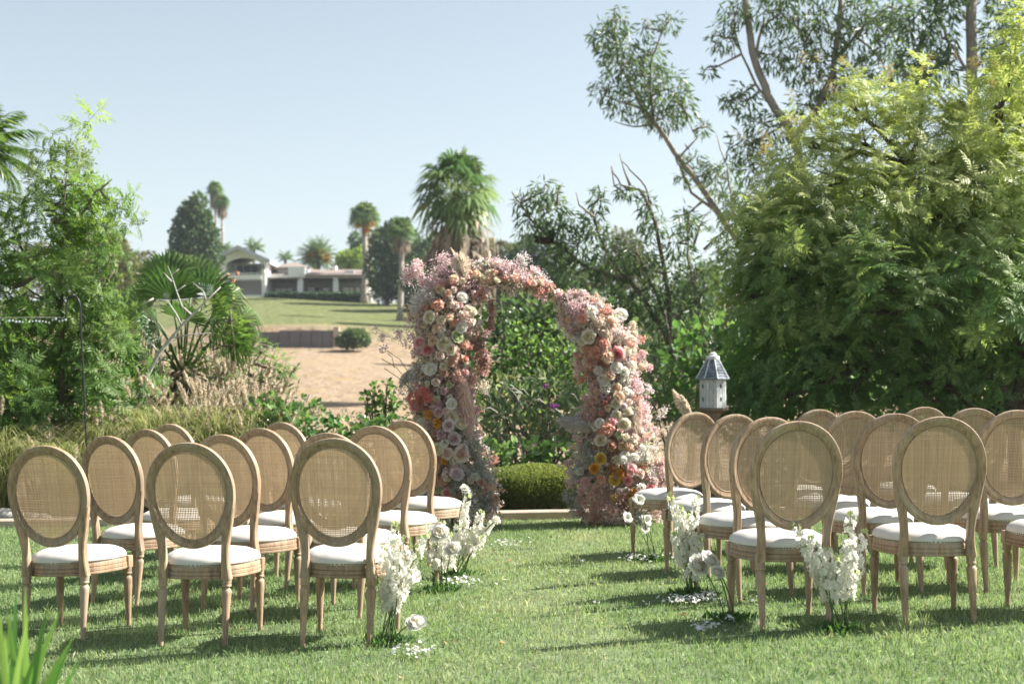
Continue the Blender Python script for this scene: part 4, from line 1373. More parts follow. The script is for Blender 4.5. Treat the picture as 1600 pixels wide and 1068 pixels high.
# ------------------------------------------------------------------ white aisle flowers
petal_parts = []
def aisle_cluster(label, bx, by, Y, spikes, heads, petals, seed):
    """spikes: (tip px, tip py, start fraction, n florets); heads: (px,py,r px,kind)"""
    global rng
    random.seed(seed); rng = np.random.default_rng(seed)
    g = at(bx, by, Y)
    root = empty('aisle_flowers', (g.x, Y, lawn_z(g.x, Y)), label=label, cat='flowers', group='white flowers pinned along the aisle')
    rv = root.location
    # moss / pin base
    mb = MB(); mb.lathe([(.0, 0), (.045, 0), (.05, .012), (.03, .03), (.0, .034)][1:], 10)
    mb.obj('pin_holder', M['stem'], root, smooth=True)
    n = 260
    P = rng.normal(size=(n, 3)) * [.05, .05, .0] + [0, 0, .012]
    V, F, k = inst(LEAF_V * [.9, 1, 1], LEAF_F, frames(norm(rng.normal(size=(n, 3))) + [0, 0, 1.1], rng.uniform(-2, 2, n)), P, rng.uniform(.02, .055, n))
    me = mesh_np('moss', V, F, np.repeat(rng.uniform(0, .5, n), k), mat=L['bush'])
    o = link('moss', me, root); o['kind'] = 'stuff'
    for (tx, ty, f0, nf) in spikes:
        tip = at(tx, ty, Y + random.uniform(-.08, .08)) - rv
        b0 = Vector((random.uniform(-.04, .04), random.uniform(-.04, .04), .01))
        mid = b0.lerp(tip, .5) + Vector((-(tip.x - b0.x) * .25 + random.uniform(-.05, .05), random.uniform(-.04, .04), .02))
        pts = []
        for i in range(9):
            t = i / 8
            pts.append(b0 * (1 - t) ** 2 + mid * 2 * t * (1 - t) + tip * t * t)
        mb = MB(); mb.tube(pts, [.0038 - .0024 * i / 8 for i in range(9)], 6)
        stm = mb.obj('stem', M['stem'], root, smooth=True)
        nf = int(nf * 1.35)
        for i in range(nf):
            t = f0 + (1 - f0) * (i + random.random() * .5) / nf
            p = b0 * (1 - t) ** 2 + mid * 2 * t * (1 - t) + tip * t * t
            a = i * 2.4 + random.uniform(-.4, .4)
            taper = 1 - .55 * max(0, (t - f0) / (1 - f0)) ** 1.6
            out = Vector((math.cos(a), math.sin(a), random.uniform(-.25, .35)))
            colr = 'floret' if t < .93 else 'green'
            sz = .027 * taper * random.uniform(.85, 1.15)
            link('floret', fmesh('flo', colr, random.randrange(4)), stm, loc=p + out * random.uniform(.014, .028) * (taper + .25), rot=face(out, random.uniform(0, 6)), scale=sz / .02)
    for (hx, hy, r, kind) in heads:
        p = at(hx, hy, Y + random.uniform(-.12, .05)) - rv
        b0 = Vector((random.uniform(-.05, .05), random.uniform(-.04, .04), .01))
        mid = b0.lerp(p, .55) + Vector((-(p.x - b0.x) * .3, 0, .02))
        pts = [b0 * (1 - t) ** 2 + mid * 2 * t * (1 - t) + p * t * t for t in [i / 6 for i in range(7)]]
        mb = MB(); mb.tube(pts, .0032, 6)
        stm = mb.obj('stem', M['stem'], root, smooth=True)
        d = Vector((random.uniform(-.3, .9), -1, random.uniform(.5, 1.3)))
        link(FNAME[kind], fmesh(kind, 'white', random.randrange(3)), stm, loc=p - d.normalized() * .01, rot=face(d, random.uniform(0, 6)), scale=pm(r, Y) * .92 / FR[kind])
    # fallen petals
    for (px, py, w, h, n) in petals:
        Yc = Y
        for _ in range(6):
            q = at(px, py, Yc); Yc = (CAMH - lawn_z(q.x, Yc) - .03) * FPX / (py - 610)
        c = at(px, py, Yc)
        n = int(n * 1.0)
        wide = 1 + 1.6 * (rng.random(n) < .22)
        dx = rng.normal(size=n) * pm(w, Yc) * .5 * wide
        dy = rng.normal(size=n) * pm(h, Yc) * .5 * FPX / (py - 610) * .9
        x, y = c.x + dx, Yc + dy
        z = np.array([lawn_z(a, b) for a, b in zip(x, y)]) + rng.uniform(.022, .05, n)
        P = np.stack([x, y, z], 1)
        D = rng.normal(size=(n, 3)) * [1, 1, .35]
        V, F, k = inst(BROAD_V * [1.1, 1, 2.2], BROAD_F, frames(D, rng.uniform(-.9, .9, n)), P, rng.uniform(.012, .027, n))
        petal_parts.append((V, F, np.repeat(rng.random(n), k)))
    return root


aisle_cluster('white delphinium spikes with two ranunculus at the front-row chair left of the aisle', 607, 1002, 6.72,
              [(618, 812, .42, 26), (600, 850, .40, 20), (634, 872, .45, 16), (652, 850, .4, 18), (590, 905, .45, 10), (668, 830, .45, 20), (626, 835, .40, 20), (612, 880, .4, 14), (646, 880, .4, 12)],
              [(645, 897, 13, 'ran'), (650, 972, 15, 'ran')], [(640, 1012, 26, 9, 26), (655, 1012, 22, 6, 14)], 21)
aisle_cluster('white flowers with two big ranunculus between the third-row chair and the aisle', 688, 902, 8.35,
              [(668, 815, .45, 16), (690, 810, .45, 14), (660, 850, .4, 14), (705, 830, .4, 14), (680, 850, .4, 12), (718, 845, .4, 12)],
              [(686, 832, 15, 'ran'), (707, 856, 12, 'ran')], [(700, 905, 18, 4, 16)], 22)
aisle_cluster('leaning white delphinium sprays low beside the left floral arch column', 716, 902, 8.95,
              [(732, 770, .40, 24), (752, 795, .42, 22), (745, 842, .5, 12), (776, 808, .45, 20), (715, 818, .4, 14), (735, 820, .35, 14), (758, 835, .5, 12)],
              [(727, 763, 9, 'ruf'), (775, 812, 8, 'ruf')], [(722, 906, 32, 6, 44), (790, 846, 26, 5, 40)], 23)
aisle_cluster('four white poppies on thin stems beside the right floral arch column', 1018, 868, 9.45,
              [(1052, 830, .6, 6)],
              [(998, 780, 12, 'pop'), (980, 808, 11, 'pop'), (1010, 812, 12, 'pop'), (1008, 826, 9, 'pop')], [(1012, 870, 34, 5, 70), (992, 868, 16, 4, 20)], 24)
aisle_cluster('thick white delphinium spikes standing at the second and third chairs right of the aisle', 1082, 928, 7.85,
              [(1046, 770, .36, 34), (1062, 790, .34, 34), (1075, 800, .34, 26), (1090, 775, .38, 24), (1052, 830, .45, 18), (1100, 830, .5, 14), (1070, 880, .5, 10)],
              [], [(1075, 934, 52, 5, 90), (1060, 934, 30, 4, 30), (1108, 926, 18, 5, 30)], 25)
aisle_cluster('three full white ranunculus on dark stems nearest the aisle by the right front chair', 1142, 972, 7.0,
              [],
              [(1092, 882, 17, 'ran'), (1110, 873, 15, 'ran'), (1122, 892, 11, 'ran')], [(1100, 976, 26, 6, 46), (1140, 964, 14, 6, 16)], 26)
aisle_cluster('white delphinium stems rising in front of the right front chair seat', 1312, 976, 6.6,
              [(1250, 850, .45, 14), (1312, 870, .4, 16), (1240, 815, .42, 22), (1268, 835, .4, 18), (1330, 798, .45, 22), (1352, 825, .45, 18), (1292, 850, .4, 20), (1338, 890, .5, 14), (1280, 900, .5, 10)],
              [], [], 27)
V, F, T = join(petal_parts)
tag(link('fallen_petals', mesh_np('fallen_petals', V, F, T, mat=leafmat('fallen_white_petals', (.70, .70, .68), (.80, .80, .77), (.86, .85, .82), trans=.3, var=.06, tgain=1.0, tint=(1, 1, 1)))),
    'small white petals strewn on the lawn below the aisle flowers', 'petals', kind='stuff')
random.seed(3); rng = np.random.default_rng(3)

# pampas behind the back-row chair on the right
b = at(1085, 700, 10.6)
root = empty('pampas_stem', (b.x, 10.6, lawn_z(b.x, 10.6)), label='cream pampas plume leaning left behind the back-row chair near the birdhouse', cat='pampas grass')
mb = MB(); tp = at(1076, 655, 10.6); mb.tube([root.location, tp.lerp(root.location, .4), tp], .004, 6); wood_obj('stem', mb, M['stem'], root)
for (x0, y0, x1, y1, w) in [(1076, 656, 1054, 614, 8), (1080, 650, 1066, 622, 7)]:
    foliage_obj('plume', plume(tuple(at(x0, y0, 10.6)), tuple(at(x1, y1, 10.6)), pm(w, 10.6), 460), PLM['beige'], root)

# single russet leaves on the kerb
b = at(772, 797, 12.66)
root = empty('fallen_leaf_sprig', (b.x, 12.66, lawn_z(b.x, 12.66) + .075), label='small sprig of orange-brown leaves standing on the kerb by the left arch half', cat='leaf sprig')
mb = MB()
lf = mesh_np('leaf', LEAF_V * [1.4, 1, 1], LEAF_F, np.full(4, .2), mat=L['orange_bits'])
for d in [(-1, 0, .25), (-.6, 0, .8), (.3, 0, 1), (.9, -.2, .6), (-.2, -.3, .9)]:
    link('leaf', lf, root, loc=(d[0] * .03, 0, .02), rot=Vector(d).to_track_quat('Y', 'Z').to_euler(), scale=.085)

# ================================================================== GARDEN OBJECTS
# shepherd's hook
hy = 12.95
hb = at(136, 700, hy)
root = empty('garden_hook', (hb.x, hy, hill_z(hb.x, hy)), label='tall black iron shepherd hook pole in front of the left shrubs', cat='garden hook')
mb = MB()
pts = [Vector((hb.x + .01, hy, hill_z(hb.x, hy) - .05)), at(135, 690, hy), at(131, 600, hy), at(126.5, 510, hy)]
cx, cy, rx, ry = 114.5, 482, 11.2, 20
pts += [at(cx + rx * math.cos(a), cy - ry * math.sin(a), hy) for a in [0.02 + k * math.pi / 12 for k in range(0, 13)]]
pts += [at(103.2, 494, hy), at(101.5, 497, hy)]
mb.tube(pts, .0085, 8)
wood_obj('pole', mb, M['iron'], root)
# string with beads
root2 = empty('bead_garland', tuple(at(103, 496, hy)), label='thin string of small clear beads stretched left from the black hook', cat='garland')
mb = MB()
gp = [at(103 - 16 * k, 496 - .6 * math.sin(k * .4) + .08 * k, hy) for k in range(16)]
mb.tube(gp, .0028, 5)
wood_obj('string', mb, M['thread'], root2)
bead = MB().lathe([(.004, -.014), (.011, -.008), (.012, .0), (.009, .009), (.003, .013)], 8).mesh('bead', M['bead'], smooth=True)
for k in range(46):
    t = k / 46 * 14.9
    p = gp[int(t)].lerp(gp[int(t) + 1], t % 1)
    link('bead', bead, root2, loc=p - root2.location - Vector((0, 0, .012 + .035 * random.random())), scale=.45 + .4 * random.random())

# birdhouse ----------------------------------------------------------
BY = 14.2
bp = at(1114, 632, BY)
gz = hill_z(bp.x, BY)
root = empty('birdhouse', (bp.x, BY, gz), R_(8), label='weathered white octagonal birdhouse with grey shingled cone roof on a post', cat='birdhouse')
bw = woodmat('weathered_white_boards', (.30, .33, .34), (.52, .55, .55), (.62, .63, .61), rough=.85, stretch=(14, 14, 2))
bsh = plain('grey_roof_shingle', (.17, .20, .23), rough=.8, var=.5, scale=18)
bcap = plain('whitewashed_cap', (.58, .60, .60), rough=.8, var=.2, scale=12)
dark = plain('hollow_shade', (.006, .006, .007), rough=1)
zb = bp.z - gz - .03          # bottom of the body above ground
s = pm(1, BY)                 # metres per pixel here
Rb, Hb = 21.5 * s, 46 * s
mb = MB(); mb.box(-.045, .045, -.045, .045, -.1, zb - .05); mb.obj('post', M['bark_mid'], root)
mb = MB(); mb.lathe([(.05, zb - .13), (.08, zb - .06), (Rb * 1.02, zb - .035), (Rb * 1.16, zb - .02), (Rb * 1.16, zb), (.02, zb)], 8)
mb.obj('base_tray', M['bark_mid'], root)
for k in range(8):
    a = math.pi / 8 + k * math.pi / 4
    ca, sa = math.cos(a), math.sin(a)
    ap = Rb * math.cos(math.pi / 8)
    hw = Rb * math.sin(math.pi / 8)
    # every face is made of three upright boards, one with two arched holes on alternating faces
    for j in range(3):
        x0, x1 = -hw + 2 * hw * j / 3 + .0015, -hw + 2 * hw * (j + 1) / 3 - .0015
        holes = (k % 2 == 0) and j == 1
        off = random.uniform(-.002, .002)
        mb = MB()
        def bx(a0, a1, z0, z1):
            V = []
            for x in (a0, a1):
                for d in (ap - .012 + off, ap + off):
                    for z in (z0, z1):
                        V.append((ca * d - sa * x, sa * d + ca * x, z))
            mb.add(V, [(0, 1, 3, 2), (4, 6, 7, 5), (0, 4, 5, 1), (2, 3, 7, 6), (0, 2, 6, 4), (1, 5, 7, 3)])
        top = zb + Hb + random.uniform(-.004, .002)
        if not holes: bx(x0, x1, zb + .001, top)
        else:
            h1, h2, hh = zb + Hb * .22, zb + Hb * .66, Hb * .14
            q = (x1 - x0) * .16
            bx(x0, x1, zb + .001, h1); bx(x0, x1, h1 + hh, h2); bx(x0, x1, h2 + hh, top)
            for h in (h1, h2):
                bx(x0, x0 + q, h, h + hh); bx(x1 - q, x1, h, h + hh)
        mb.obj('board', bw, root)
mb = MB(); mb.lathe([(Rb * .80, zb + .002), (Rb * .80, zb + Hb - .005)], 8); mb.obj('hollow_shade_core', dark, root)  # near-black core, the hollow's shade put into its colour
# roof: rows of shingles on eight facets, hip strips, two-tier cap, finial
zr, Hr, Rr, Rt = zb + Hb - .012, 32 * s, 26.5 * s, 9 * s
for k in range(8):
    a0, a1 = k * math.pi / 4, (k + 1) * math.pi / 4
    mb = MB()
    rows = 7
    for j in range(rows):
        t0, t1 = j / rows, (j + 1.25) / rows
        n = max(2, int(5 - 3 * j / rows))
        for i in range(n):
            def P(u, t, o):
                r = Rr + (Rt - Rr) * max(0, min(t, 1)) ** .88 + o
                p0 = Vector((math.cos(a0) * r, math.sin(a0) * r)); p1 = Vector((math.cos(a1) * r, math.sin(a1) * r))
                p = p0.lerp(p1, u)
                return (p.x, p.y, zr + Hr * min(t, 1.0) + o * .6)
            u0, u1 = (i + .05) / n, (i + .95) / n
            dz = random.uniform(-.012, .012)
            o = .007 + random.uniform(0, .003)
            V = [P(u0, t0 + dz, o), P(u1, t0 + dz, o), P(u1, t1, .001), P(u0, t1, .001), P(u0, t0 + dz, o - .005), P(u1, t0 + dz, o - .005)]
            mb.add(V, [(0, 1, 2, 3), (4, 5, 1, 0)])
    o = mb.obj('shingles', bsh, root); o['kind'] = 'stuff'
    mb = MB()
    mb.tube([(math.cos(a0) * (Rr + .004), math.sin(a0) * (Rr + .004), zr + .004), (math.cos(a0) * (Rr * .52 + Rt * .48 + .004), math.sin(a0) * (Rr * .52 + Rt * .48 + .004), zr + Hr * .48), (math.cos(a0) * (Rt + .004), math.sin(a0) * (Rt + .004), zr + Hr)], .006, 5)
    mb.obj('hip_strip', bcap, root)
mb = MB(); mb.lathe([(Rr - .01, zr - .004), (Rt - .006, zr + Hr - .004)], 8); mb.obj('roof_core', bsh, root)
mb = MB(); mb.lathe([(Rt + .006, zr + Hr - .006), (Rt + .012, zr + Hr), (Rt + .010, zr + Hr + .028), (Rt - .02, zr + Hr + .034), (Rt - .022, zr + Hr + .055), (Rt - .035, zr + Hr + .064), (.01, zr + Hr + .066)], 16); mb.obj('roof_cap', bcap, root, angle=35)
mb = MB(); mb.lathe([(.006, zr + Hr + .062), (.012, zr + Hr + .072), (.005, zr + Hr + .085), (.002, zr + Hr + .115)], 8); mb.obj('finial', M['iron'], root)


# ================================================================== PLANTS NEAR THE LAWN
def shrub(name, label, cat, px, py, Y, cl, dens, size, mat, tv=(LEAF_V, LEAF_F), group=None, tone=(.1, .6), topgain=.35, up=.3, stems=5, ground=None, kind=None):
    c = at(px, py, Y)
    g = hill_z(c.x, Y) if ground is None else ground
    root = empty(name, (c.x, Y, g), label=label, cat=cat, group=group, kind=kind)
    cc = clusters_px(cl, Y)
    mb = MB()
    base = Vector((c.x, Y, g - .05))
    for k, (ctr, r) in enumerate(cc[:max(stems, 1) * 3]):
        e = Vector(ctr)
        st = base + Vector((random.uniform(-.08, .08), random.uniform(-.08, .08), 0))
        m = st.lerp(e, .5) + Vector((random.uniform(-.1, .1), random.uniform(-.1, .1), .12)) * (e - st).length * .4
        mb.tube([st, m, e], [.018, .012, .005], 5, cap=False)
        for _ in range(3):
            d = norm(rng.normal(size=(1, 3)))[0]; d[2] = abs(d[2])
            e2 = e + Vector(d * r * .8)
            mb.tube([m.lerp(e, .7), e2], [.006, .003], 4, cap=False)
    wood_obj('branches', mb, M['bark_mid'], root)
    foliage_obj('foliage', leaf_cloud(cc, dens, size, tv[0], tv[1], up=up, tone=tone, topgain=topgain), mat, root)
    return root


BR = (BROAD_V, BROAD_F)
# clipped hedge behind the aisle's end
def clipped_hedge():
    c = at(825, 797, 13.55)
    g = hill_z(c.x, 13.55)
    root = empty('clipped_hedge', (c.x, 13.55, g), label='low clipped rounded green hedge between the two floral columns', cat='hedge')
    x0, x1 = at(700, 760, 13.5).x - c.x, at(935, 760, 13.5).x - c.x
    n = 60000
    W, D, H = (x1 - x0) / 2, .50, .36
    q = rng.uniform(-1, 1, (n, 3)); q[:, 2] = np.abs(q[:, 2])
    fc = rng.choice(3, n, p=[.08, .56, .36])
    q[np.arange(n), fc] = np.where(fc == 2, 1.0, np.where(rng.random(n) < .65, -1.0, 1.0))
    q *= (np.abs(q) ** 3.2).sum(1, keepdims=True) ** (-1 / 3.2) * (1.03 - .35 * rng.random((n, 1)) ** 2)
    P = q * [W, D, H]
    P += (np.sin(P[:, :1] * 5) * .012 + np.sin(P[:, :1] * 13 + P[:, 1:2] * 9) * .01) * q
    P[:, 0] += (x0 + x1) / 2
    P[:, 2] = np.clip(P[:, 2], .01, None) * (1 + .05 * np.sin(P[:, 0] * 2.2 + 1))
    D_ = q + rng.normal(size=(n, 3)) * .6 + [0, 0, .35]
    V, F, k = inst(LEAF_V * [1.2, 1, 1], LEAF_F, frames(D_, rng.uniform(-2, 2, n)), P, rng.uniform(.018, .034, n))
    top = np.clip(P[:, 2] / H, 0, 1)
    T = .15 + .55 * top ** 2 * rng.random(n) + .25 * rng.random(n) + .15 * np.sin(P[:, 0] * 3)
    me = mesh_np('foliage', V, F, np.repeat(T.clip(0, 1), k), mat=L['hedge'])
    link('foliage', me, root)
    mb = MB()
    for i in range(9):
        x = x0 + (x1 - x0) * (i + .5) / 9
        mb.tube([(x, 0, -.05), (x + .03, .02, .18), (x - .02, .1, .33)], [.014, .01, .005], 5)
        mb.tube([(x, 0, .05), (x + .14, -.12, .3)], [.01, .004], 5)
    mb.obj('stems', M['bark_mid'], root)
    V, F = [], []


clipped_hedge()
# broad pale leaves behind the hedge
shrub('broad_leaf_plant', 'broad glossy pale green leaves just above the clipped hedge', 'plant', 820, 760, 14.4,
      [(770, 712, 34, 20), (820, 706, 34, 20), (868, 712, 34, 20), (915, 718, 34, 18), (740, 700, 26, 20), (795, 725, 44, 16), (880, 728, 50, 14)], 150, .092, L['bigleaf'], BR, tone=(.15, .95), topgain=.1)
# butterfly bush
bb = shrub('butterfly_bush', 'wiry narrow-leaved bush with a purple flower framed by the arch', 'bush', 830, 740, 14.9,
           [(790, 640, 50, 40), (850, 630, 50, 40), (890, 660, 40, 40), (760, 670, 40, 40), (820, 680, 60, 30), (915, 640, 30, 40), (800, 605, 30, 16), (860, 595, 30, 16)], 170, .105, L['grey_leaf'], tone=(.0, .95), topgain=.2)
mb = MB()
for k in range(26):
    x, y = random.uniform(750, 915), random.uniform(600, 690)
    p = at(x, y, 14.35); q = at(x + random.uniform(-26, 26), y - random.uniform(5, 34), 14.25)
    mb.tube([p, (p + q) / 2 + Vector((0, 0, .03)), q], [.005, .004, .002], 4)
wood_obj('pale_twigs', mb, M['bark_pale'], bb)['kind'] = 'stuff'
pur = spraymat('purple_florets', (.14, .02, .16), (.26, .05, .28), (.40, .14, .38))
for (px, py, w, h) in [(866, 634, 6, 3), (852, 603, 3, 2), (917, 620, 3, 2)]:
    c = np.array(at(px, py, 14.2)); n = 60
    P = c + rng.normal(size=(n, 3)) * [pm(w, 14) * .5, .02, pm(h, 14) * .5]
    V, F, k = inst(TINY_V, TINY_F, frames(rng.normal(size=(n, 3)), rng.uniform(-3, 3, n)), P, rng.uniform(.012, .022, n))
    foliage_obj('flower_spike', (V, F, np.repeat(rng.random(n), k)), pur, bb)
# bright rounded bush seen through the arch
shrub('citrus_bush', 'bright mid-green leafy bush seen through the floral arch', 'bush', 850, 700, 16.6,
      [(790, 600, 40, 40), (845, 575, 42, 45), (880, 540, 36, 40), (820, 530, 30, 30), (895, 600, 40, 40), (760, 610, 34, 34), (860, 630, 60, 30), (910, 560, 26, 34), (780, 560, 24, 26), (930, 640, 40, 60), (740, 650, 40, 40)], 190, .062, L['bush'], BR, tone=(.15, .7), topgain=.45)
shrub('dark_laurel', 'dark dense shrub behind the bright bush under the arch top', 'bush', 800, 700, 19.5,
      [(790, 500, 50, 34), (850, 490, 50, 34), (770, 550, 50, 50), (900, 500, 60, 50), (830, 540, 60, 40), (880, 570, 60, 60), (960, 560, 60, 60), (800, 620, 80, 50), (900, 640, 90, 60), (745, 600, 30, 50), (740, 520, 22, 30)], 110, .10, L['euc'], BR, tone=(.0, .6), topgain=.3)
shrub('glossy_shrub', 'low bright green shrub between the right arch half and the birdhouse', 'bush', 1050, 700, 15.5,
      [(1020, 620, 34, 40), (1060, 640, 34, 34), (1010, 570, 22, 26), (1040, 590, 26, 30), (1090, 650, 40, 30), (1030, 670, 50, 40)], 150, .07, L['bush'], tone=(.1, .6), topgain=.3)
shrub('dark_undergrowth', 'dark understory shrubs behind the birdhouse and back-row chairs', 'bush', 1250, 720, 17.5,
      [(1100, 560, 60, 60), (1160, 600, 60, 60), (1090, 620, 60, 50), (1180, 540, 50, 60), (1240, 620, 70, 50), (1330, 630, 70, 50), (1430, 630, 80, 50), (1540, 620, 90, 60), (1640, 610, 90, 70), (1150, 660, 80, 40), (1280, 560, 70, 60), (1300, 665, 80, 26), (1420, 668, 80, 26), (1540, 665, 90, 26)], 85, .12, L['pistache'], BR, tone=(.0, .45), topgain=.25)
shrub('spindle_bush', 'sunlit mid-green bush below the distant red roof on the right', 'bush', 1150, 640, 26,
      [(1110, 520, 40, 30), (1150, 510, 36, 24), (1190, 520, 50, 34), (1130, 560, 60, 40), (1200, 580, 60, 50), (1070, 560, 30, 50)], 40, .16, L['bush'], BR, tone=(.1, .8), topgain=.4)

# ground cover vines left of the arch
shrub('trailing_vine', 'bright green trailing vine behind the left chairs and arch', 'vine', 520, 720, 13.8,
      [(450, 660, 40, 26), (500, 672, 40, 20), (550, 672, 40, 20), (600, 672, 40, 20), (640, 690, 40, 26), (420, 640, 30, 24), (470, 690, 60, 20), (560, 695, 70, 20), (680, 720, 40, 30)], 260, .07, L['bigleaf'], BR, tone=(.0, .8), topgain=.1, stems=3)
shrub('young_laurel', 'young upright green shrub against the dry slope beside the left arch half', 'bush', 595, 700, 14.1,
      [(585, 612, 9, 12), (600, 625, 9, 12), (578, 634, 9, 12), (594, 645, 20, 14), (612, 612, 7, 12), (618, 632, 8, 12), (600, 668, 24, 14), (572, 620, 6, 6), (605, 600, 5, 8)], 260, .06, L['bush'], BR, tone=(.1, .7))
shrub('rounded_bush', 'small soft green bush at the foot of the dry slope', 'bush', 485, 680, 17.5,
      [(478, 630, 22, 14), (498, 636, 18, 12), (462, 640, 16, 12), (485, 645, 34, 14)], 120, .06, L['bush'], BR, tone=(.1, .6))
shrub('scrub_bush', 'low grey-green scrub beyond the vine at the slope foot', 'bush', 650, 690, 18,
      [(635, 650, 30, 30), (660, 630, 30, 34), (690, 650, 40, 40), (560, 652, 20, 10), (540, 655, 20, 10)], 90, .08, L['olive'], tone=(.2, .9))


# ------------------------------------------------------------------ ornamental grasses
def arching_grass(label, px, Y, n, hgt, spread, plumes, lean=(0, 0), name='fountain_grass', mat='straw', group='fountain grasses in the left bed', pl_len=.16, w=.0042):
    c = at(px, 690, Y); g = hill_z(c.x, Y)
    root = empty(name, (c.x, Y, g), label=label, cat='ornamental grass', group=group)
    a = rng.uniform(0, 2 * np.pi, n)
    sp = spread * rng.uniform(.25, 1.1, n)
    h = hgt * rng.uniform(.55, 1.05, n)
    b0 = rng.normal(size=(n, 3)) * [.07, .07, 0]
    dx, dy = np.cos(a) * sp + lean[0], np.sin(a) * sp + lean[1]
    K = 5
    side = np.stack([-np.sin(a), np.cos(a), np.zeros(n)], 1) * w
    side = side * np.cos(rng.uniform(0, 1.2, n))[:, None] + np.array([0, 0, 0])
    rows = []
    for k in range(K + 1):
        t = k / K
        x = b0[:, 0] + dx * (t ** 1.5); y = b0[:, 1] + dy * (t ** 1.5)
        z = h * (np.sin(t * np.pi * .62) / np.sin(np.pi * .5)) - h * .10 * t ** 4 * sp / spread
        p = np.stack([x, y, z], 1)
        ww = (1 - t ** 2) * .9 + .1
        rows += [p - side * ww, p + side * ww]
    V = np.stack(rows, 1).reshape(-1, 3)
    fs = []
    for k in range(K):
        fs += [(2 * k, 2 * k + 1, 2 * k + 3), (2 * k, 2 * k + 3, 2 * k + 2)]
    F = (np.array(fs)[None] + (np.arange(n) * (2 * K + 2))[:, None, None]).reshape(-1, 3)
    link('blades', mesh_np('blades', V, F, np.repeat(rng.uniform(0, 1, n), 2 * K + 2), mat=L[mat]), root)
    for i in range(plumes):
        an = random.uniform(0, 6.28); s_ = spread * random.uniform(.3, .95)
        tip = Vector((math.cos(an) * s_ + lean[0] * 1.2, math.sin(an) * s_ * .8, hgt * random.uniform(.9, 1.35)))
        base = Vector((tip.x * .80, tip.y * .80, tip.z - pl_len * random.uniform(.9, 1.2)))
        root_v, _f, _t = plume(tuple(base), tuple(tip), .030, 130, strand=.12)
        st = MB(); st.tube([(tip.x * .06, tip.y * .06, .0), (base.x * .55, base.y * .55, base.z * .72), tuple(base)], .0022, 4, cap=False)
        o = link('plume', mesh_np('plume', root_v, _f, _t, mat=L['plume']), root)
        st.obj('stalk', M['thread'] if i % 2 else M['stem'], o)
    return root


arching_grass('yellow-green fountain grass clump behind the hanging hook pole', 170, 13.9, 2000, .88, .85, 16, lean=(-.1, 0))
arching_grass('fountain grass clump behind the leftmost chairs with arching tan tips', 110, 13.4, 1300, .72, .8, 12, lean=(-.15, 0))
arching_grass('largest fountain grass mound in the middle of the left bed', 258, 13.9, 2200, 1.02, .9, 22)
arching_grass('fountain grass clump with many pale plumes behind the third-row ovals', 335, 13.9, 1700, 1.0, .75, 50)
arching_grass('fountain grass clump with pale plumes at the right end of the left bed', 408, 13.9, 1400, .95, .6, 56)
arching_grass('taller pale plumed grass behind the fountain grasses', 300, 14.8, 600, 1.15, .7, 26)
arching_grass('plumed grass leaning over the slope edge behind the left chairs', 375, 14.6, 800, 1.15, .6, 44, lean=(.08, 0))
arching_grass('dull green fountain grass at the left frame edge behind the chairs', -5, 13.4, 1700, .85, .75, 6)

# strap-leaved plant blurred in the near left corner
def iris():
    Y0 = 3.95
    c = at(20, 1120, Y0)
    root = empty('strap_leaf_plant', (c.x, Y0, lawn_z(c.x, Y0)), label='blurred strap-leaved green plant in the bottom left corner', cat='plant')
    blades = [(-5, 930, .0), (18, 945, 0), (45, 960, .02), (40, 915, 0), (70, 985, 0), (112, 1005, 0), (128, 1025, 0), (8, 985, 0), (60, 1010, .02), (85, 1045, 0), (30, 1000, 0), (-25, 960, 0), (95, 950, .02), (25, 925, 0), (100, 1015, 0), (118, 990, 0), (75, 950, 0), (10, 950, .02), (-10, 1010, 0), (52, 1040, .03)]
    for i, (tx, ty, dy) in enumerate(blades):
        tip = at(tx, ty, Y0 - .05 + random.uniform(-.15, .15)) - root.location
        b = Vector((random.uniform(-.06, .06), random.uniform(-.06, .06), -.02))
        m = b.lerp(tip, .55) + Vector((-(tip.x) * .28, 0, .03))
        V = []
        K = 8
        sd_ = Vector((1, random.uniform(-.5, .5), 0)).normalized()
        for k in range(K + 1):
            t = k / K
            p = b * (1 - t) ** 2 + m * 2 * t * (1 - t) + tip * t * t
            w = .0145 * (1 - t ** 2.2) ** .8 + .0006
            V += [tuple(p - sd_ * w), tuple(p + Vector((0, .004, 0)) * (1 - t)), tuple(p + sd_ * w)]
        F = []
        for k in range(K):
            a = 3 * k
            F += [(a, a + 1, a + 4), (a, a + 4, a + 3), (a + 1, a + 2, a + 5), (a + 1, a + 5, a + 4)]
        link('leaf', mesh_np('leaf', V, F, np.full(len(V), random.uniform(.2, .9)), smooth=True, mat=L['iris']), root)


iris()


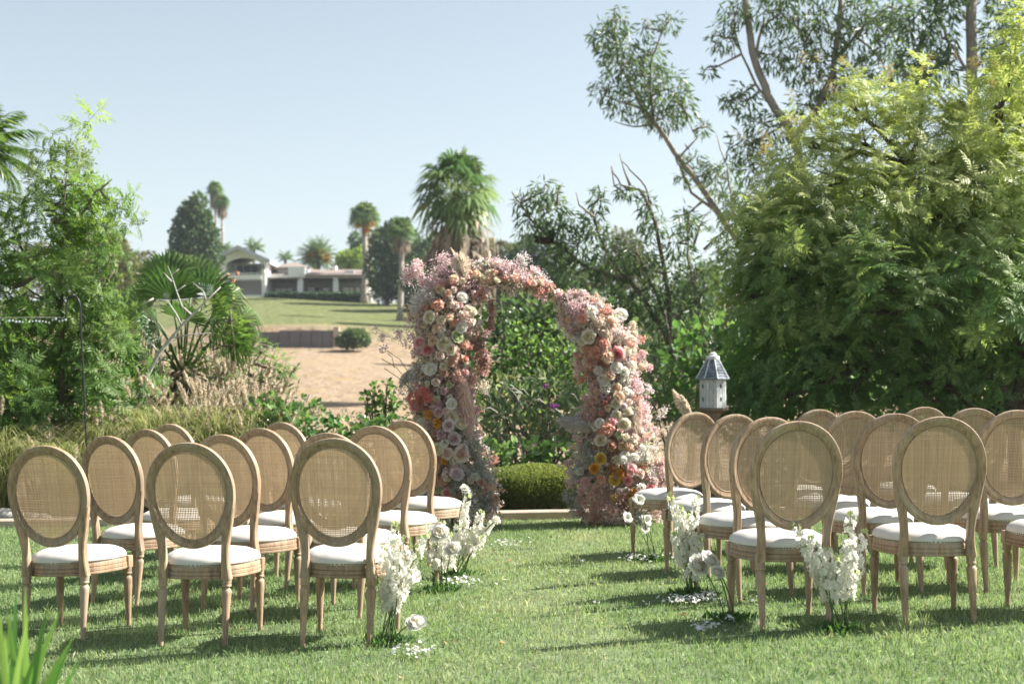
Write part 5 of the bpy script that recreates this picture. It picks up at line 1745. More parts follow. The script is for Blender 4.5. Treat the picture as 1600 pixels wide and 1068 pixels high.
# ================================================================== TREES
def tree(name, label, cat, base, Y, limbs, cl, mat, bark, kind='leaf', dens=60, size=.1, group=None, tv=None, per=3, tw=.012, scale=1.0, droop=0, up=.3, tone=(.1, .6), topgain=.35, upward=.9, tone0=.1, shell=.55, zref=None, gz=None):
    c = at(base[0], base[1], Y)
    g = hill_z(c.x, Y) if gz is None else gz
    root = empty(name, (c.x, Y, g), label=label, cat=cat, group=group)
    mb = MB(); anchors = []
    tk = MB()
    for i, (pts, r0, r1) in enumerate(limbs):
        P = [at(p[0], p[1], Y + (p[2] if len(p) > 2 else 0)) for p in pts]
        if i == 0: P = [Vector((P[0].x, P[0].y, g - .1))] + P
        out = limb(tk if i == 0 else mb, P, pm(r0, Y), pm(r1, Y), 9 if i == 0 else 7, wob=pm(1.2, Y))
        anchors += out
    cc = clusters_px(cl, Y)
    twigs(mb, anchors, cc, per, tw)
    wood_obj('trunk', tk, bark, root)
    wood_obj('branches', mb, bark, root)
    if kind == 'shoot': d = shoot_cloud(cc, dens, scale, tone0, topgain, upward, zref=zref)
    else:
        TV, TF = tv or (LEAF_V, LEAF_F)
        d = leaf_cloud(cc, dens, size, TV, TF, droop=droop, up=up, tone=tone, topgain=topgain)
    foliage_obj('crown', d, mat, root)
    return root


# left tree with compound leaves
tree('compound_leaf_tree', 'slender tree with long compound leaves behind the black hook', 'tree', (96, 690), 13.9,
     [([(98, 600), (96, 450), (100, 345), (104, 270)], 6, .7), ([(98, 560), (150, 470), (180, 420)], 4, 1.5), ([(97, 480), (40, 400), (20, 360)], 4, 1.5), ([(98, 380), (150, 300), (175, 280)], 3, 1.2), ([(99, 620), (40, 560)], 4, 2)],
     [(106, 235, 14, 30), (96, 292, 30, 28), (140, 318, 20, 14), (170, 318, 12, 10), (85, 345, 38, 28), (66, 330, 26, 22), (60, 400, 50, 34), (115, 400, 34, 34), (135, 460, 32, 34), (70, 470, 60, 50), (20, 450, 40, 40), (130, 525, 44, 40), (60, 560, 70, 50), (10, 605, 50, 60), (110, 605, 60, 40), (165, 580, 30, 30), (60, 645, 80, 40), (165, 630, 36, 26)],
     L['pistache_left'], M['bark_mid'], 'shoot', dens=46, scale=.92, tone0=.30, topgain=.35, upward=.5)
shrub('hedge_shrub', 'dense dark shrub low behind the left fountain grasses', 'bush', 60, 700, 15.2,
      [(0, 560, 60, 50), (60, 600, 60, 50), (120, 620, 60, 40), (180, 620, 50, 40), (20, 650, 70, 40), (100, 660, 80, 30), (-40, 640, 60, 50), (210, 600, 40, 40), (0, 480, 40, 40)], 75, .10, L['pistache'], BR, tone=(.0, .5))
shrub('flowering_shrub', 'shrub with small orange flowers in front of the white two-storey house', 'bush', 380, 680, 15.2,
      [(358, 478, 18, 16), (388, 525, 20, 22), (340, 500, 30, 26), (380, 540, 40, 30), (330, 560, 50, 34), (410, 560, 30, 34), (280, 580, 50, 30), (400, 600, 50, 30), (300, 470, 24, 22), (240, 560, 40, 40), (430, 610, 26, 24)],
      95, .085, L['grey_leaf'], tone=(.0, .8), topgain=.35)
fs = bpy.data.objects['flowering_shrub']
for (px, py, w) in [(356, 430, 3), (371, 427, 3), (364, 438, 3), (345, 436, 3)]:
    c = np.array(at(px, py, 14.8)); n = 34
    P = c + rng.normal(size=(n, 3)) * pm(w, 15) * .42
    V, F, k = inst(TINY_V, TINY_F, frames(rng.normal(size=(n, 3)), rng.uniform(-3, 3, n)), P, rng.uniform(.012, .026, n))
    foliage_obj('flower_head', (V, F, np.repeat(rng.random(n), k)), L['orange_bits'], fs)
tree('pinnate_shrub', 'leafy shrub with yellow-green compound leaves on the slope edge', 'bush', (370, 660), 14.6,
     [([(370, 620), (365, 540), (360, 480)], 3, 1.2), ([(370, 600), (410, 550)], 2.5, 1)],
     [(358, 505, 18, 14), (395, 540, 28, 30), (350, 540, 30, 26), (415, 575, 26, 26), (340, 590, 34, 24), (430, 605, 16, 18)], L['pistache_left'], M['bark_mid'], 'shoot', dens=22, scale=.6, tone0=.3, topgain=.3)
# pale dead branch
c = at(228, 620, 14.1)
root = empty('bare_branch', (c.x, 14.1, hill_z(c.x, 14.1)), label='pale lichen-covered dead branch rising right between plumes and fan palm', cat='branch')
mb = MB()
br = [[(205, 690), (228, 590), (248, 552), (268, 528), (284, 508), (300, 492), (322, 470), (345, 448)], [(284, 508), (275, 490), (262, 470), (240, 466)], [(248, 552), (232, 530), (218, 508)], [(268, 528), (300, 522), (330, 520)],
      [(300, 492), (284, 478), (276, 455), (268, 430), (262, 415)], [(268, 430), (280, 420)], [(268, 440), (255, 425)], [(322, 470), (318, 455), (300, 440)], [(240, 466), (215, 480)], [(276, 455), (290, 445)]]
for i, b_ in enumerate(br):
    P = [at(x, y, 14.1 + .02 * i) for x, y in b_]
    mb.tube(P, [pm((4.2 if i == 0 else 1.7) * (1 - .8 * k / (len(P) - 1)), 14) for k in range(len(P))], 7)
wood_obj('limb', mb, M['bark_pale'], root)

# big tree on the right, crown of compound leaves
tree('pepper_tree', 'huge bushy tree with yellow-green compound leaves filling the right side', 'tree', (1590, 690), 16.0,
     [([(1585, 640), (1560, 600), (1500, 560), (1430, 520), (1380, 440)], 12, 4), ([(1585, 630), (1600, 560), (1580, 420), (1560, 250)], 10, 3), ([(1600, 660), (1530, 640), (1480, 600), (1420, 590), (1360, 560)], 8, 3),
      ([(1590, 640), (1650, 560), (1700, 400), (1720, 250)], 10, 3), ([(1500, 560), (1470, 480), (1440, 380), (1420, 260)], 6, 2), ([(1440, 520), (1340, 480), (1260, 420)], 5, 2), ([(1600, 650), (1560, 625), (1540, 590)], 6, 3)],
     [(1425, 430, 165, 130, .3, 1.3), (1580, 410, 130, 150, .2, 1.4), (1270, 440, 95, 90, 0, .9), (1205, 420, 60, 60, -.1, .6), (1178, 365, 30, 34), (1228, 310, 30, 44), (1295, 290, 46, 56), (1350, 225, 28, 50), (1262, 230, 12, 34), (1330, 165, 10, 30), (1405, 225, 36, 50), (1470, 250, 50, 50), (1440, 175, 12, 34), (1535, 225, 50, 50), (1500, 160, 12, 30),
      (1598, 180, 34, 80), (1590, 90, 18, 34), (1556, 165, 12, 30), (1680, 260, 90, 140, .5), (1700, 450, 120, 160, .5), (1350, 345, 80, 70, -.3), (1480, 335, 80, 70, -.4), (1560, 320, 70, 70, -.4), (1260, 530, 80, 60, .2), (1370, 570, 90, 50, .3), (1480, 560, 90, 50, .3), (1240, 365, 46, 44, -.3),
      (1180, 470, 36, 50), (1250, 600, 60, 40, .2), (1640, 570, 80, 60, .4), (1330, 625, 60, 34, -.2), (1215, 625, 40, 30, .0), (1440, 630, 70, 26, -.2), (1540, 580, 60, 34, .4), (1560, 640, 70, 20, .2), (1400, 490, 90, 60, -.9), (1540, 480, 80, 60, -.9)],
     L['pistache'], M['bark_dark'], 'shoot', dens=38, scale=1.12, tone0=.2, topgain=1.12, upward=1.0, per=2, tw=.02, zref=(.7, 4.6))  # tone rises with height: new growth plus a sunlit crown top painted in

# young red-brown leaf tips
pt = bpy.data.objects['pepper_tree']
tips = []
for (px, py) in [(1225, 195), (1232, 205), (1218, 210), (1250, 150), (1262, 95), (1330, 95), (1290, 130), (1180, 215), (1500, 100), (1390, 120), (1510, 400), (1500, 410), (1530, 130), (1450, 95), (1570, 110)]:
    c = np.array(at(px, py, 15.2))
    n = 16
    P = c + rng.normal(size=(n, 3)) * .09
    TV, TF, TT = SHOOTS[0]
    D = rng.normal(size=(n, 3)) * .5 + [0, 0, 1]
    Rm = frames(D, rng.uniform(-3, 3, n)); R = np.stack([Rm[:, :, 0], -Rm[:, :, 2], Rm[:, :, 1]], axis=2)
    V, F, k = inst(TV, TF, R[:2], P[:2], rng.uniform(.2, .34, 2))
    tips.append((V, F, np.tile(TT * 2, 2).clip(0, 1)))
foliage_obj('young_tips', join(tips), leafmat('russet_young_leaves', (.32, .24, .12), (.42, .32, .17), (.48, .42, .22), trans=.3), pt)

# gum tree in the middle, behind the right arch half
EU = (SICKLE_V * [1.15, 1, 1], LEAF_F)
tree('gum_tree', 'thin dark gum tree with bare twigs behind the right arch half', 'tree', (1088, 690), 20.5,
     [([(1080, 620), (1062, 580), (1040, 520), (1015, 480), (985, 440)], 9, 3), ([(1050, 560), (1045, 470), (1035, 400), (1018, 330), (998, 296), (970, 290), (955, 260)], 5, 1), ([(1085, 640), (1110, 560), (1090, 500), (1085, 420)], 5, 2),
      ([(985, 440), (950, 400), (930, 350), (925, 320)], 3, 1), ([(985, 440), (920, 420), (880, 390), (850, 365), (820, 330), (800, 300)], 4, 1), ([(1040, 520), (1075, 480), (1120, 440), (1150, 430)], 3, 1), ([(1018, 330), (1010, 290), (985, 265), (970, 250)], 2, .7),
      ([(1060, 540), (1035, 480), (1010, 430), (990, 380)], 3, 1), ([(1100, 520), (1075, 400), (1075, 350)], 3, 1)],
     [(855, 330, 34, 34), (850, 300, 22, 20), (880, 350, 30, 28), (830, 355, 26, 26), (815, 315, 14, 18), (905, 380, 40, 30), (935, 310, 14, 22), (930, 350, 20, 26), (955, 410, 36, 34), (900, 430, 40, 28), (1000, 400, 30, 30), (978, 298, 20, 12), (1020, 350, 22, 24), (1060, 380, 24, 24), (1035, 430, 34, 34),
      (1085, 440, 34, 40), (1000, 470, 44, 34), (1060, 500, 44, 44), (1100, 520, 34, 50), (960, 490, 40, 34), (1030, 570, 34, 40), (1110, 600, 26, 40), (1130, 390, 14, 20), (870, 400, 24, 22), (1010, 320, 14, 18), (1075, 350, 18, 18)],
     L['euc'], M['bark_mid'], dens=230, size=.14, tv=EU, droop=.55, up=0, per=4, tw=.010, tone=(.0, .6), topgain=.25)
mb = MB()
gt = bpy.data.objects['gum_tree']
for (pts) in [[(1084, 640), (1064, 560), (1050, 500)], [(1070, 600), (1050, 540), (1035, 470)], [(975, 300), (960, 290), (955, 262)], [(985, 290), (975, 265), (968, 240)], [(1100, 560), (1140, 500), (1160, 480), (1165, 455)], [(1130, 510), (1150, 470), (1146, 440)], [(1160, 480), (1172, 470)], [(930, 340), (905, 320), (900, 300)], [(870, 320), (872, 300), (880, 285)], [(1085, 380), (1095, 350), (1115, 340)], [(1100, 390), (1120, 370)]]:
    mb.tube([at(x, y, 20.3) for x, y in pts], [.024, .013, .006, .003][:len(pts)], 5)
wood_obj('bare_twigs', mb, M['bark_grey'], gt)['kind'] = 'stuff'
# bird nest
p = at(851, 374, 20.4)
root = empty('twig_nest', tuple(p), label='brown twig nest clump on the drooping gum branch', cat='nest')
mb = MB()
for k in range(70):
    a = random.uniform(0, 6.28); r = .13 * random.uniform(.5, 1)
    q = Vector((r * math.cos(a), r * math.sin(a) * .7, random.uniform(-.05, .04)))
    d = Vector((-math.sin(a), math.cos(a), random.uniform(-.3, .3))) * .09
    mb.tube([q - d, q + d], .007, 4)
mb.obj('twigs', M['bark_dark'], root)['kind'] = 'stuff'

# tall gum trees behind on the right
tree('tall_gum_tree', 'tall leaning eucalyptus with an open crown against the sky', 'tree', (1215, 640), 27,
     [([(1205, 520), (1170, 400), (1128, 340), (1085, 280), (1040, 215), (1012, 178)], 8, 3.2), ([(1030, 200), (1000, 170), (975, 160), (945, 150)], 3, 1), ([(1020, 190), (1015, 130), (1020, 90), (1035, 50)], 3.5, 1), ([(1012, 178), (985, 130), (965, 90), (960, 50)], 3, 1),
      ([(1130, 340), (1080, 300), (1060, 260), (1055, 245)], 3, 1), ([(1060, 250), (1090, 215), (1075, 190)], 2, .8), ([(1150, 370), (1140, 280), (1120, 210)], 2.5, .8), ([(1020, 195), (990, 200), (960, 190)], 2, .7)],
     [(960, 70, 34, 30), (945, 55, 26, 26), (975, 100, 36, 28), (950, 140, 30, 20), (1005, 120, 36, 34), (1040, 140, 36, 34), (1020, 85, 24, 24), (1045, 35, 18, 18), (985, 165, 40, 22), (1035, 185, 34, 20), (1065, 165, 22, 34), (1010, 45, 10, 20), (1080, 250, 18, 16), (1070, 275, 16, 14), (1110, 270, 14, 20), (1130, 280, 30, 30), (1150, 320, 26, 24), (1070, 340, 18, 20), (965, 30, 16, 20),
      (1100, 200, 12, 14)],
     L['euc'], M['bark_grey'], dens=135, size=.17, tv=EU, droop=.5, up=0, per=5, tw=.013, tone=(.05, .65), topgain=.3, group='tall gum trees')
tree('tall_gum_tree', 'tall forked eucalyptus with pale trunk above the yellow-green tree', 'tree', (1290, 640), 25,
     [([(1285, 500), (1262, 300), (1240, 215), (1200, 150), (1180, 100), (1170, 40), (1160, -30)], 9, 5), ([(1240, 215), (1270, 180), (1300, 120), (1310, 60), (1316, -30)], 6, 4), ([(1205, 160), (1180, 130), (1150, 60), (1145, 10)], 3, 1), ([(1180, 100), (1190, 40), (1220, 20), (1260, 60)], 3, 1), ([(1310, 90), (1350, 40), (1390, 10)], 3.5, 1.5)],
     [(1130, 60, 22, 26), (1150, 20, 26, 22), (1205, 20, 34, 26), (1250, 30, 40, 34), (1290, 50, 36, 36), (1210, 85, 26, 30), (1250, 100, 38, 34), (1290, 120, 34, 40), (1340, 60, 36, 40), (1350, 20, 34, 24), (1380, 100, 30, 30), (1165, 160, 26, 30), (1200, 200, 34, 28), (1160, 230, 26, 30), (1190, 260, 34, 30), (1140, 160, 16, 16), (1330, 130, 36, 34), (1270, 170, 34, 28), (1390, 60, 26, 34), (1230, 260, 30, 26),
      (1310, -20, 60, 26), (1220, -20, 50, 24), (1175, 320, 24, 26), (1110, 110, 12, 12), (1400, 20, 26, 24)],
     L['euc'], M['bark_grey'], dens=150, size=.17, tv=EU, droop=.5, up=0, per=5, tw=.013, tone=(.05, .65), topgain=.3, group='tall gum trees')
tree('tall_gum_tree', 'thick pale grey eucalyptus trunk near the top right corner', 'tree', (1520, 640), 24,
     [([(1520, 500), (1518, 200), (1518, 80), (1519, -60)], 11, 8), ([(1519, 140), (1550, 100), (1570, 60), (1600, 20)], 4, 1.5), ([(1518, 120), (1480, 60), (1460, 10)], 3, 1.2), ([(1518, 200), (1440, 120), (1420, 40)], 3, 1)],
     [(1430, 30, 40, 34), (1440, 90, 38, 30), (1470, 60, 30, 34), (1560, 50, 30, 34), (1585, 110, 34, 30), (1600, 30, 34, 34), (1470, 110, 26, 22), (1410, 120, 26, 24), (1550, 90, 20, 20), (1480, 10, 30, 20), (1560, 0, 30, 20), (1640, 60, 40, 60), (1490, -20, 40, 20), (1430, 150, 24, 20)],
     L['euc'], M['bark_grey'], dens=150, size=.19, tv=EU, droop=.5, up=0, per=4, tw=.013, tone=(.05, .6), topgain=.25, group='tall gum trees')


# ================================================================== PALMS
def fan_leaf(mbV, mbF, hub, direction, R, nseg=26, span=300, fold=.3, droop=.25, upv=(0, 0, 1), tone=.5, T=None, wf=.62, pk=.55):
    """palmate leaf: segments radiating from the hub, folded down the middle, tips drooping"""
    d = Vector(direction).normalized()
    up = Vector(upv)
    s = d.cross(up); s.normalize(); nrm = s.cross(d)
    for k in range(nseg):
        a = R_(-span / 2 + span * (k + .5) / nseg)
        dr = d * math.cos(a) + s * math.sin(a)
        perp = -d * math.sin(a) + s * math.cos(a)
        Lr = R * (.74 + .26 * math.cos(a * .55)) * random.uniform(.92, 1.05)
        w = R * math.tan(R_(span / nseg / 2)) * wf
        b = len(mbV)
        dz = droop * Lr
        p1 = hub + dr * Lr * pk + nrm * fold * R * .18 * (1 if k % 2 else -1)
        tip = hub + dr * Lr + Vector((0, 0, -dz * random.uniform(.6, 1.6)))
        mbV += [tuple(hub), tuple(p1 - perp * w), tuple(p1 + perp * w), tuple(tip), tuple(p1 + nrm * w * .5)]
        mbF += [(b, b + 1, b + 4), (b, b + 4, b + 2), (b + 1, b + 3, b + 4), (b + 4, b + 3, b + 2)]
        if T is not None: T += [tone] * 5
    return


def fan_palm_crown(center, R, n, petiole, el0=-35, el1=85, nseg=18, droop=.35, tone=(.2, .9)):
    V, F, T = [], [], []
    for i in range(n):
        az = i * 2.39996 + random.uniform(-.2, .2)
        el = R_(el0 + (el1 - el0) * ((i + .5) / n) ** .9)
        d = Vector((math.cos(az) * math.cos(el), math.sin(az) * math.cos(el), math.sin(el)))
        hub = Vector(center) + d * petiole * random.uniform(.8, 1.1)
        b = len(V)
        w = Vector((-math.sin(az), math.cos(az), 0)) * R * .03
        V += [tuple(Vector(center) - w), tuple(Vector(center) + w), tuple(hub + w * .6), tuple(hub - w * .6)]
        F += [(b, b + 1, b + 2), (b, b + 2, b + 3)]; T += [.8] * 4
        dd = (d + Vector((0, 0, -.35 if el < R_(50) else 0)))
        fan_leaf(V, F, hub, dd, R * random.uniform(.85, 1.1), nseg=nseg, span=260, droop=droop, tone=random.uniform(*tone), T=T)
    return np.array(V), np.array(F), np.array(T)


def skirt(center, r, h, n):
    """hanging dead leaves round the trunk"""
    a = rng.uniform(0, 2 * np.pi, n)
    z0 = -rng.uniform(0, 1, n) ** .8 * h * .7
    rr = r * rng.uniform(.3, .8, n)
    P0 = np.stack([np.cos(a) * rr * .5, np.sin(a) * rr * .5, z0], 1)
    ln = h * rng.uniform(.2, .45, n)
    r2 = rr * 1.1 + r * .35 * rng.random(n)
    P1 = np.stack([np.cos(a) * r2, np.sin(a) * r2, z0 - ln * .45], 1)
    P2 = np.stack([np.cos(a) * r2 * 1.02, np.sin(a) * r2 * 1.02, z0 - ln], 1)
    s = np.stack([-np.sin(a), np.cos(a), np.zeros(n)], 1) * (r * .045)
    V = np.stack([P0 - s, P0 + s, P1 + s * 1.3, P1 - s * 1.3, P2], 1).reshape(-1, 3) + np.array(center)
    F = (np.array([(0, 1, 2), (0, 2, 3), (3, 2, 4)])[None] + (np.arange(n) * 5)[:, None, None]).reshape(-1, 3)
    return V, F, np.repeat(rng.random(n), 5)


def fan_palm(label, px, py, Y, crown_px, R_px, pet_px, n, trunk_px, basey=None, sk=None, group='fan palms on the hill', fruit=None, nseg=16, name='fan_palm', el0=-35):
    c = at(px, py, Y)
    g = hill_z(c.x, Y)
    root = empty(name, (c.x, Y, g), label=label, cat='palm tree', group=group)
    mb = MB()
    base = Vector((c.x + random.uniform(-.1, .1), Y, g - .2))
    hgt = c.z - g
    mb.tube([base, base.lerp(c, .12), base.lerp(c, .5) + Vector((.012 * hgt, 0, 0)), c], [pm(trunk_px * .95, Y), pm(trunk_px * .62, Y), pm(trunk_px * .5, Y), pm(trunk_px * .5, Y)], 10)
    wood_obj('trunk', mb, M['bark_grey'], root)
    foliage_obj('crown', fan_palm_crown(c, pm(R_px, Y), n, pm(pet_px, Y), nseg=nseg, el0=el0), L['palm'], root)
    if sk: foliage_obj('dead_leaf_skirt', skirt(tuple(c - Vector((0, 0, pm(sk[2] if len(sk) > 2 else 0, Y)))), pm(sk[0], Y), pm(sk[1], Y), 420), L['palm_dead'], root)
    if fruit:
        parts = []
        for (fx, fy, fr) in fruit:
            cc = np.array(at(fx, fy, Y - pm(crown_px * .5, Y))); m = 130
            P = cc + rng.normal(size=(m, 3)) * pm(fr, Y) * .5
            V, F, k = inst(TINY_V, TINY_F, frames(rng.normal(size=(m, 3)), rng.uniform(-3, 3, m)), P, np.full(m, pm(2.2, Y)))
            parts.append((V, F, np.repeat(rng.random(m), k)))
        foliage_obj('fruit_cluster', join(parts), L['fruit'], root)
    return root


fan_palm('large fan palm with shaggy skirt of dead fronds rising behind the floral arch', 714, 300, 62, 60, 42, 46, 36, 16, sk=(58, 170, 30), nseg=20, el0=-60, group=None)
fan_palm('tall fan palm with orange fruit at the right end of the long house', 569, 338, 156, 26, 15, 15, 44, 9, fruit=[(560, 352, 9), (580, 350, 9), (571, 358, 8)])
fan_palm('taller of the two slim fan palms above the dark conifer', 336, 295, 185, 16, 9, 8, 34, 4, sk=(9, 34))
fan_palm('shorter slim fan palm standing right of its taller twin', 347, 316, 180, 15, 8, 8, 32, 4, sk=(9, 26))
fan_palm('small fan palm with yellowing leaves left of the big shaggy palm', 627, 362, 128, 22, 14, 14, 40, 8, sk=(15, 40, -4))
# second trunk by the tall palm
c = at(577, 400, 159)
fan_palm('slimmer fan palm tucked behind the tall fruiting palm', 576, 342, 162, 20, 12, 12, 26, 7)


def feather_palm(label, px, py, Y, L_px, n, trunk_px, el=(-25, 80), droop=.55, fruit=None, name='feather_palm', group='feather palms on the hill', leaf=.13, ns=26, mat='palm', gz=None, wl=.035):
    c = at(px, py, Y)
    g = hill_z(c.x, Y) if gz is None else gz
    root = empty(name, (c.x, Y, g), label=label, cat='palm tree', group=group)
    mb = MB()
    mb.tube([Vector((c.x, Y, g - .3)), Vector((c.x, Y, g)).lerp(c, .5), c], [pm(trunk_px * .6, Y), pm(trunk_px * .5, Y), pm(trunk_px * .6, Y)], 10)
    wood_obj('trunk', mb, M['bark_mid'], root)
    Lm = pm(L_px, Y)
    P, D, S, W = [], [], [], []
    V0, F0 = [], []
    for i in range(n):
        az = i * 2.39996 + random.uniform(-.15, .15)
        e = R_(el[0] + (el[1] - el[0]) * (i + .5) / n)
        h = Vector((math.cos(az), math.sin(az), 0))
        Lf = Lm * random.uniform(.88, 1.08)
        pts = []
        for k in range(ns + 1):
            t = k / ns
            ang = e - droop * 1.9 * t * t * (1 if e < R_(60) else .6)
            if k == 0: p = Vector(c)
            else: p = pts[-1] + (h * math.cos(ang) + Vector((0, 0, math.sin(ang)))) * Lf / ns
            pts.append(p)
        sd_ = Vector((-h.y, h.x, 0))
        for k in range(3, ns + 1):
            t = k / ns
            tg = (pts[k] - pts[k - 1]).normalized()
            for s_ in (-1, 1):
                dd = tg * .75 + sd_ * s_ * .9 + Vector((0, 0, -.35 - .3 * random.random()))
                P.append(tuple(pts[k])); D.append(tuple(dd)); S.append(Lm * leaf * 2 * math.sin(min(1, t * .85 + .22) * math.pi) ** .6 * random.uniform(.85, 1.1))
        for k in range(ns):
            b = len(V0); w = sd_ * Lm * .007
            V0 += [tuple(pts[k] - w), tuple(pts[k] + w), tuple(pts[k + 1] + w), tuple(pts[k + 1] - w)]
            F0 += [(b, b + 1, b + 2), (b, b + 2, b + 3)]
    P, D, S = map(np.array, (P, D, S)); m = len(P)
    V, F, k = inst(LEAF_V * [wl / .1, 1, 1], LEAF_F, frames(D, rng.uniform(-.5, .5, m)), P, S)
    data = join([(V, F, np.repeat(rng.uniform(.1, .9, m), k)), (np.array(V0), np.array(F0), np.full(len(V0), .7))])
    foliage_obj('crown', data, L[mat], root)
    if fruit:
        parts = []
        for (fx, fy, fr) in fruit:
            cc = np.array(at(fx, fy, Y - pm(10, Y))); m = 160
            P = cc + rng.normal(size=(m, 3)) * pm(fr, Y) * .5
            V, F, k = inst(TINY_V, TINY_F, frames(rng.normal(size=(m, 3)), rng.uniform(-3, 3, m)), P, np.full(m, pm(2.2, Y)))
            parts.append((V, F, np.repeat(rng.random(m), k)))
        foliage_obj('fruit_cluster', join(parts), L['fruit'], root)
    return root


feather_palm('round date palm with orange fruit behind the long house roof', 495, 402, 176, 40, 60, 12, el=(-30, 85), droop=.45, fruit=[(503, 398, 10), (484, 400, 8), (510, 404, 7)])
feather_palm('small feather palm above the white two-storey roof', 397, 388, 182, 24, 16, 4, el=(-5, 75), droop=.6, leaf=.16)
feather_palm('drooping feather palm at the left corner of the white house', 352, 388, 170, 18, 14, 4, el=(-5, 70), droop=.7, leaf=.16)
feather_palm('low feather palm between the white house and the date palm', 446, 404, 180, 20, 14, 4, el=(0, 75), droop=.6, leaf=.16)
feather_palm('drooping palm fronds hanging in at the upper left frame edge', -38, 232, 17.5, 118, 34, 14, el=(-30, 70), droop=.62, leaf=.17, ns=36, mat='palm', group=None, wl=.012)
feather_palm('low palm with drooping fronds at the left edge below the other', -50, 330, 19, 110, 20, 14, el=(-30, 60), droop=.7, leaf=.16, ns=32, group=None, wl=.012)

# fan palm in the left bed with leaves large enough to single out
Yf = 15.0
c = at(286, 560, Yf)
root = empty('fan_palm_shrub', (c.x, Yf, hill_z(c.x, Yf)), label='broad-leaved fan palm shrub with pleated leaves left of the white house', cat='palm')
mb = MB(); mb.tube([root.location - Vector((0, 0, .1)), at(286, 600, Yf)], [.13, .11], 10); wood_obj('trunk', mb, M['bark_mid'], root)
for i, (hx, hy, dx, dz, dy, Rp, tn) in enumerate([(268, 468, -.05, 1, -.35, 66, .35), (262, 440, -.25, 1, .1, 60, .6), (322, 462, .65, .8, -.25, 60, .35), (232, 480, -.6, .8, -.3, 56, .6), (300, 440, .25, 1, .2, 54, .7), (222, 520, -1, .1, -.3, 56, .5),
                                                  (350, 520, 1, .05, -.2, 56, .55), (290, 500, .1, .7, -.8, 50, .3), (248, 510, -.5, .2, -.8, 50, .4), (330, 500, .6, .3, -.6, 52, .45), (278, 430, .0, 1, .5, 50, .8), (345, 470, .9, .5, .2, 50, .75), (372, 500, 1, -.25, -.2, 44, .7), (240, 560, -.8, -.4, -.5, 44, .5)]):
    hub = at(hx, hy, Yf + dy * .5)
    V, F, T = [], [], []
    fan_leaf(V, F, hub, (dx, dy, dz), pm(Rp, Yf), nseg=30, span=170, wf=.95, pk=.68, fold=.35, droop=.10 if dz > .5 else .45, upv=(0, -1, .45), tone=tn, T=T)
    me = mesh_np('leaf', np.array(V) - np.array(root.location), F, np.array(T).clip(0, 1), mat=L['palm'])
    lf_ = link('leaf', me, root)
    mb = MB(); b0 = at(286, 590, Yf); mid = b0.lerp(hub, .5) + Vector((0, .02, .08)); mb.tube([b0, mid, hub], [.016, .012, .008], 6); wood_obj('petiole', mb, M['stem'], root)
foliage_obj('dead_leaves', skirt(tuple(at(286, 570, Yf)), .35, .6, 200), L['palm_dead'], root)


# ================================================================== FAR TREES
def far_tree(label, px, py, Y, cl, mat='far', dens=9, size=.5, name='distant_tree', tone=(.1, .6), topgain=.3, gy=None, group='trees on the far hill', tv=BR, trunk=4):
    c = at(px, py, Y); g = hill_z(c.x, Y)
    root = empty(name, (c.x, Y, g), label=label, cat='tree', group=group)
    cc = clusters_px(cl, Y)
    top = max(k[0][2] for k in cc)
    mb = MB(); mb.tube([(c.x, Y, g - .3), (c.x + .1, Y, g + (top - g) * .5), (c.x, Y, top)], [pm(trunk, Y), pm(trunk * .7, Y), pm(trunk * .3, Y)], 7)
    for ctr, r in cc: mb.tube([(c.x, Y, g + (ctr[2] - g) * .5), tuple(ctr)], [pm(1.6, Y), pm(.7, Y)], 5, cap=False)
    wood_obj('trunk', mb, M['bark_mid'], root)
    foliage_obj('crown', leaf_cloud(cc, dens * 2.2, size * .66, tv[0], tv[1], up=.4, tone=tone, topgain=topgain), L[mat], root)
    return root


far_tree('dense dark blue-green conifer with rounded peaks left of the white house', 305, 420, 150,
         [(296, 340, 16, 26), (310, 330, 14, 28), (282, 370, 16, 34), (305, 375, 26, 36), (328, 380, 16, 32), (318, 352, 14, 26), (290, 400, 26, 24), (322, 410, 24, 24), (302, 318, 6, 10), (286, 345, 10, 18), (324, 345, 7, 14)], dens=14, size=.55, name='conifer')
far_tree('lime-green bush tree beside the long house under the tall palm', 545, 430, 172, [(540, 402, 14, 11), (552, 408, 18, 14), (562, 398, 12, 12), (540, 418, 20, 12), (565, 420, 20, 20)], 'far_bright', dens=14, size=.5)
far_tree('grey-green tree half behind the tall fruiting palm', 556, 440, 178, [(556, 376, 12, 14), (562, 392, 14, 18), (590, 380, 14, 20)], dens=11, size=.5)
far_tree('dark broad tree at the right side of the long house', 605, 465, 150, [(600, 385, 24, 30), (615, 365, 18, 22), (595, 420, 24, 36), (620, 420, 26, 50), (640, 400, 20, 50), (600, 450, 22, 20), (632, 450, 22, 24)], dens=12, size=.55)
far_tree('dark tree mass behind the left arch half', 660, 480, 118, [(650, 440, 22, 36), (675, 420, 22, 30), (690, 450, 26, 40), (720, 450, 30, 40), (655, 480, 20, 24), (740, 470, 30, 40)], dens=14, size=.45)
far_tree('tall dark tree shading the far lawn behind the left arch half', 668, 470, 141, [(655, 400, 20, 26), (680, 395, 24, 30), (665, 430, 30, 34), (690, 445, 30, 30), (648, 455, 18, 20)], dens=12, size=.5, tone=(.0, .5))
far_tree('distant olive-toned tree seen beyond the compound-leaf tree', 165, 470, 85, [(150, 375, 26, 22), (175, 385, 24, 20), (130, 400, 34, 30), (190, 410, 24, 26), (160, 420, 44, 40), (110, 430, 34, 34), (60, 420, 40, 40), (200, 440, 34, 30)], 'olive', dens=24, size=.32, tone=(.2, .9))
far_tree('low far tree between the left palms and the conifer', 235, 470, 110, [(225, 420, 30, 26), (250, 430, 26, 26), (215, 450, 40, 30)], 'olive', dens=18, size=.4)
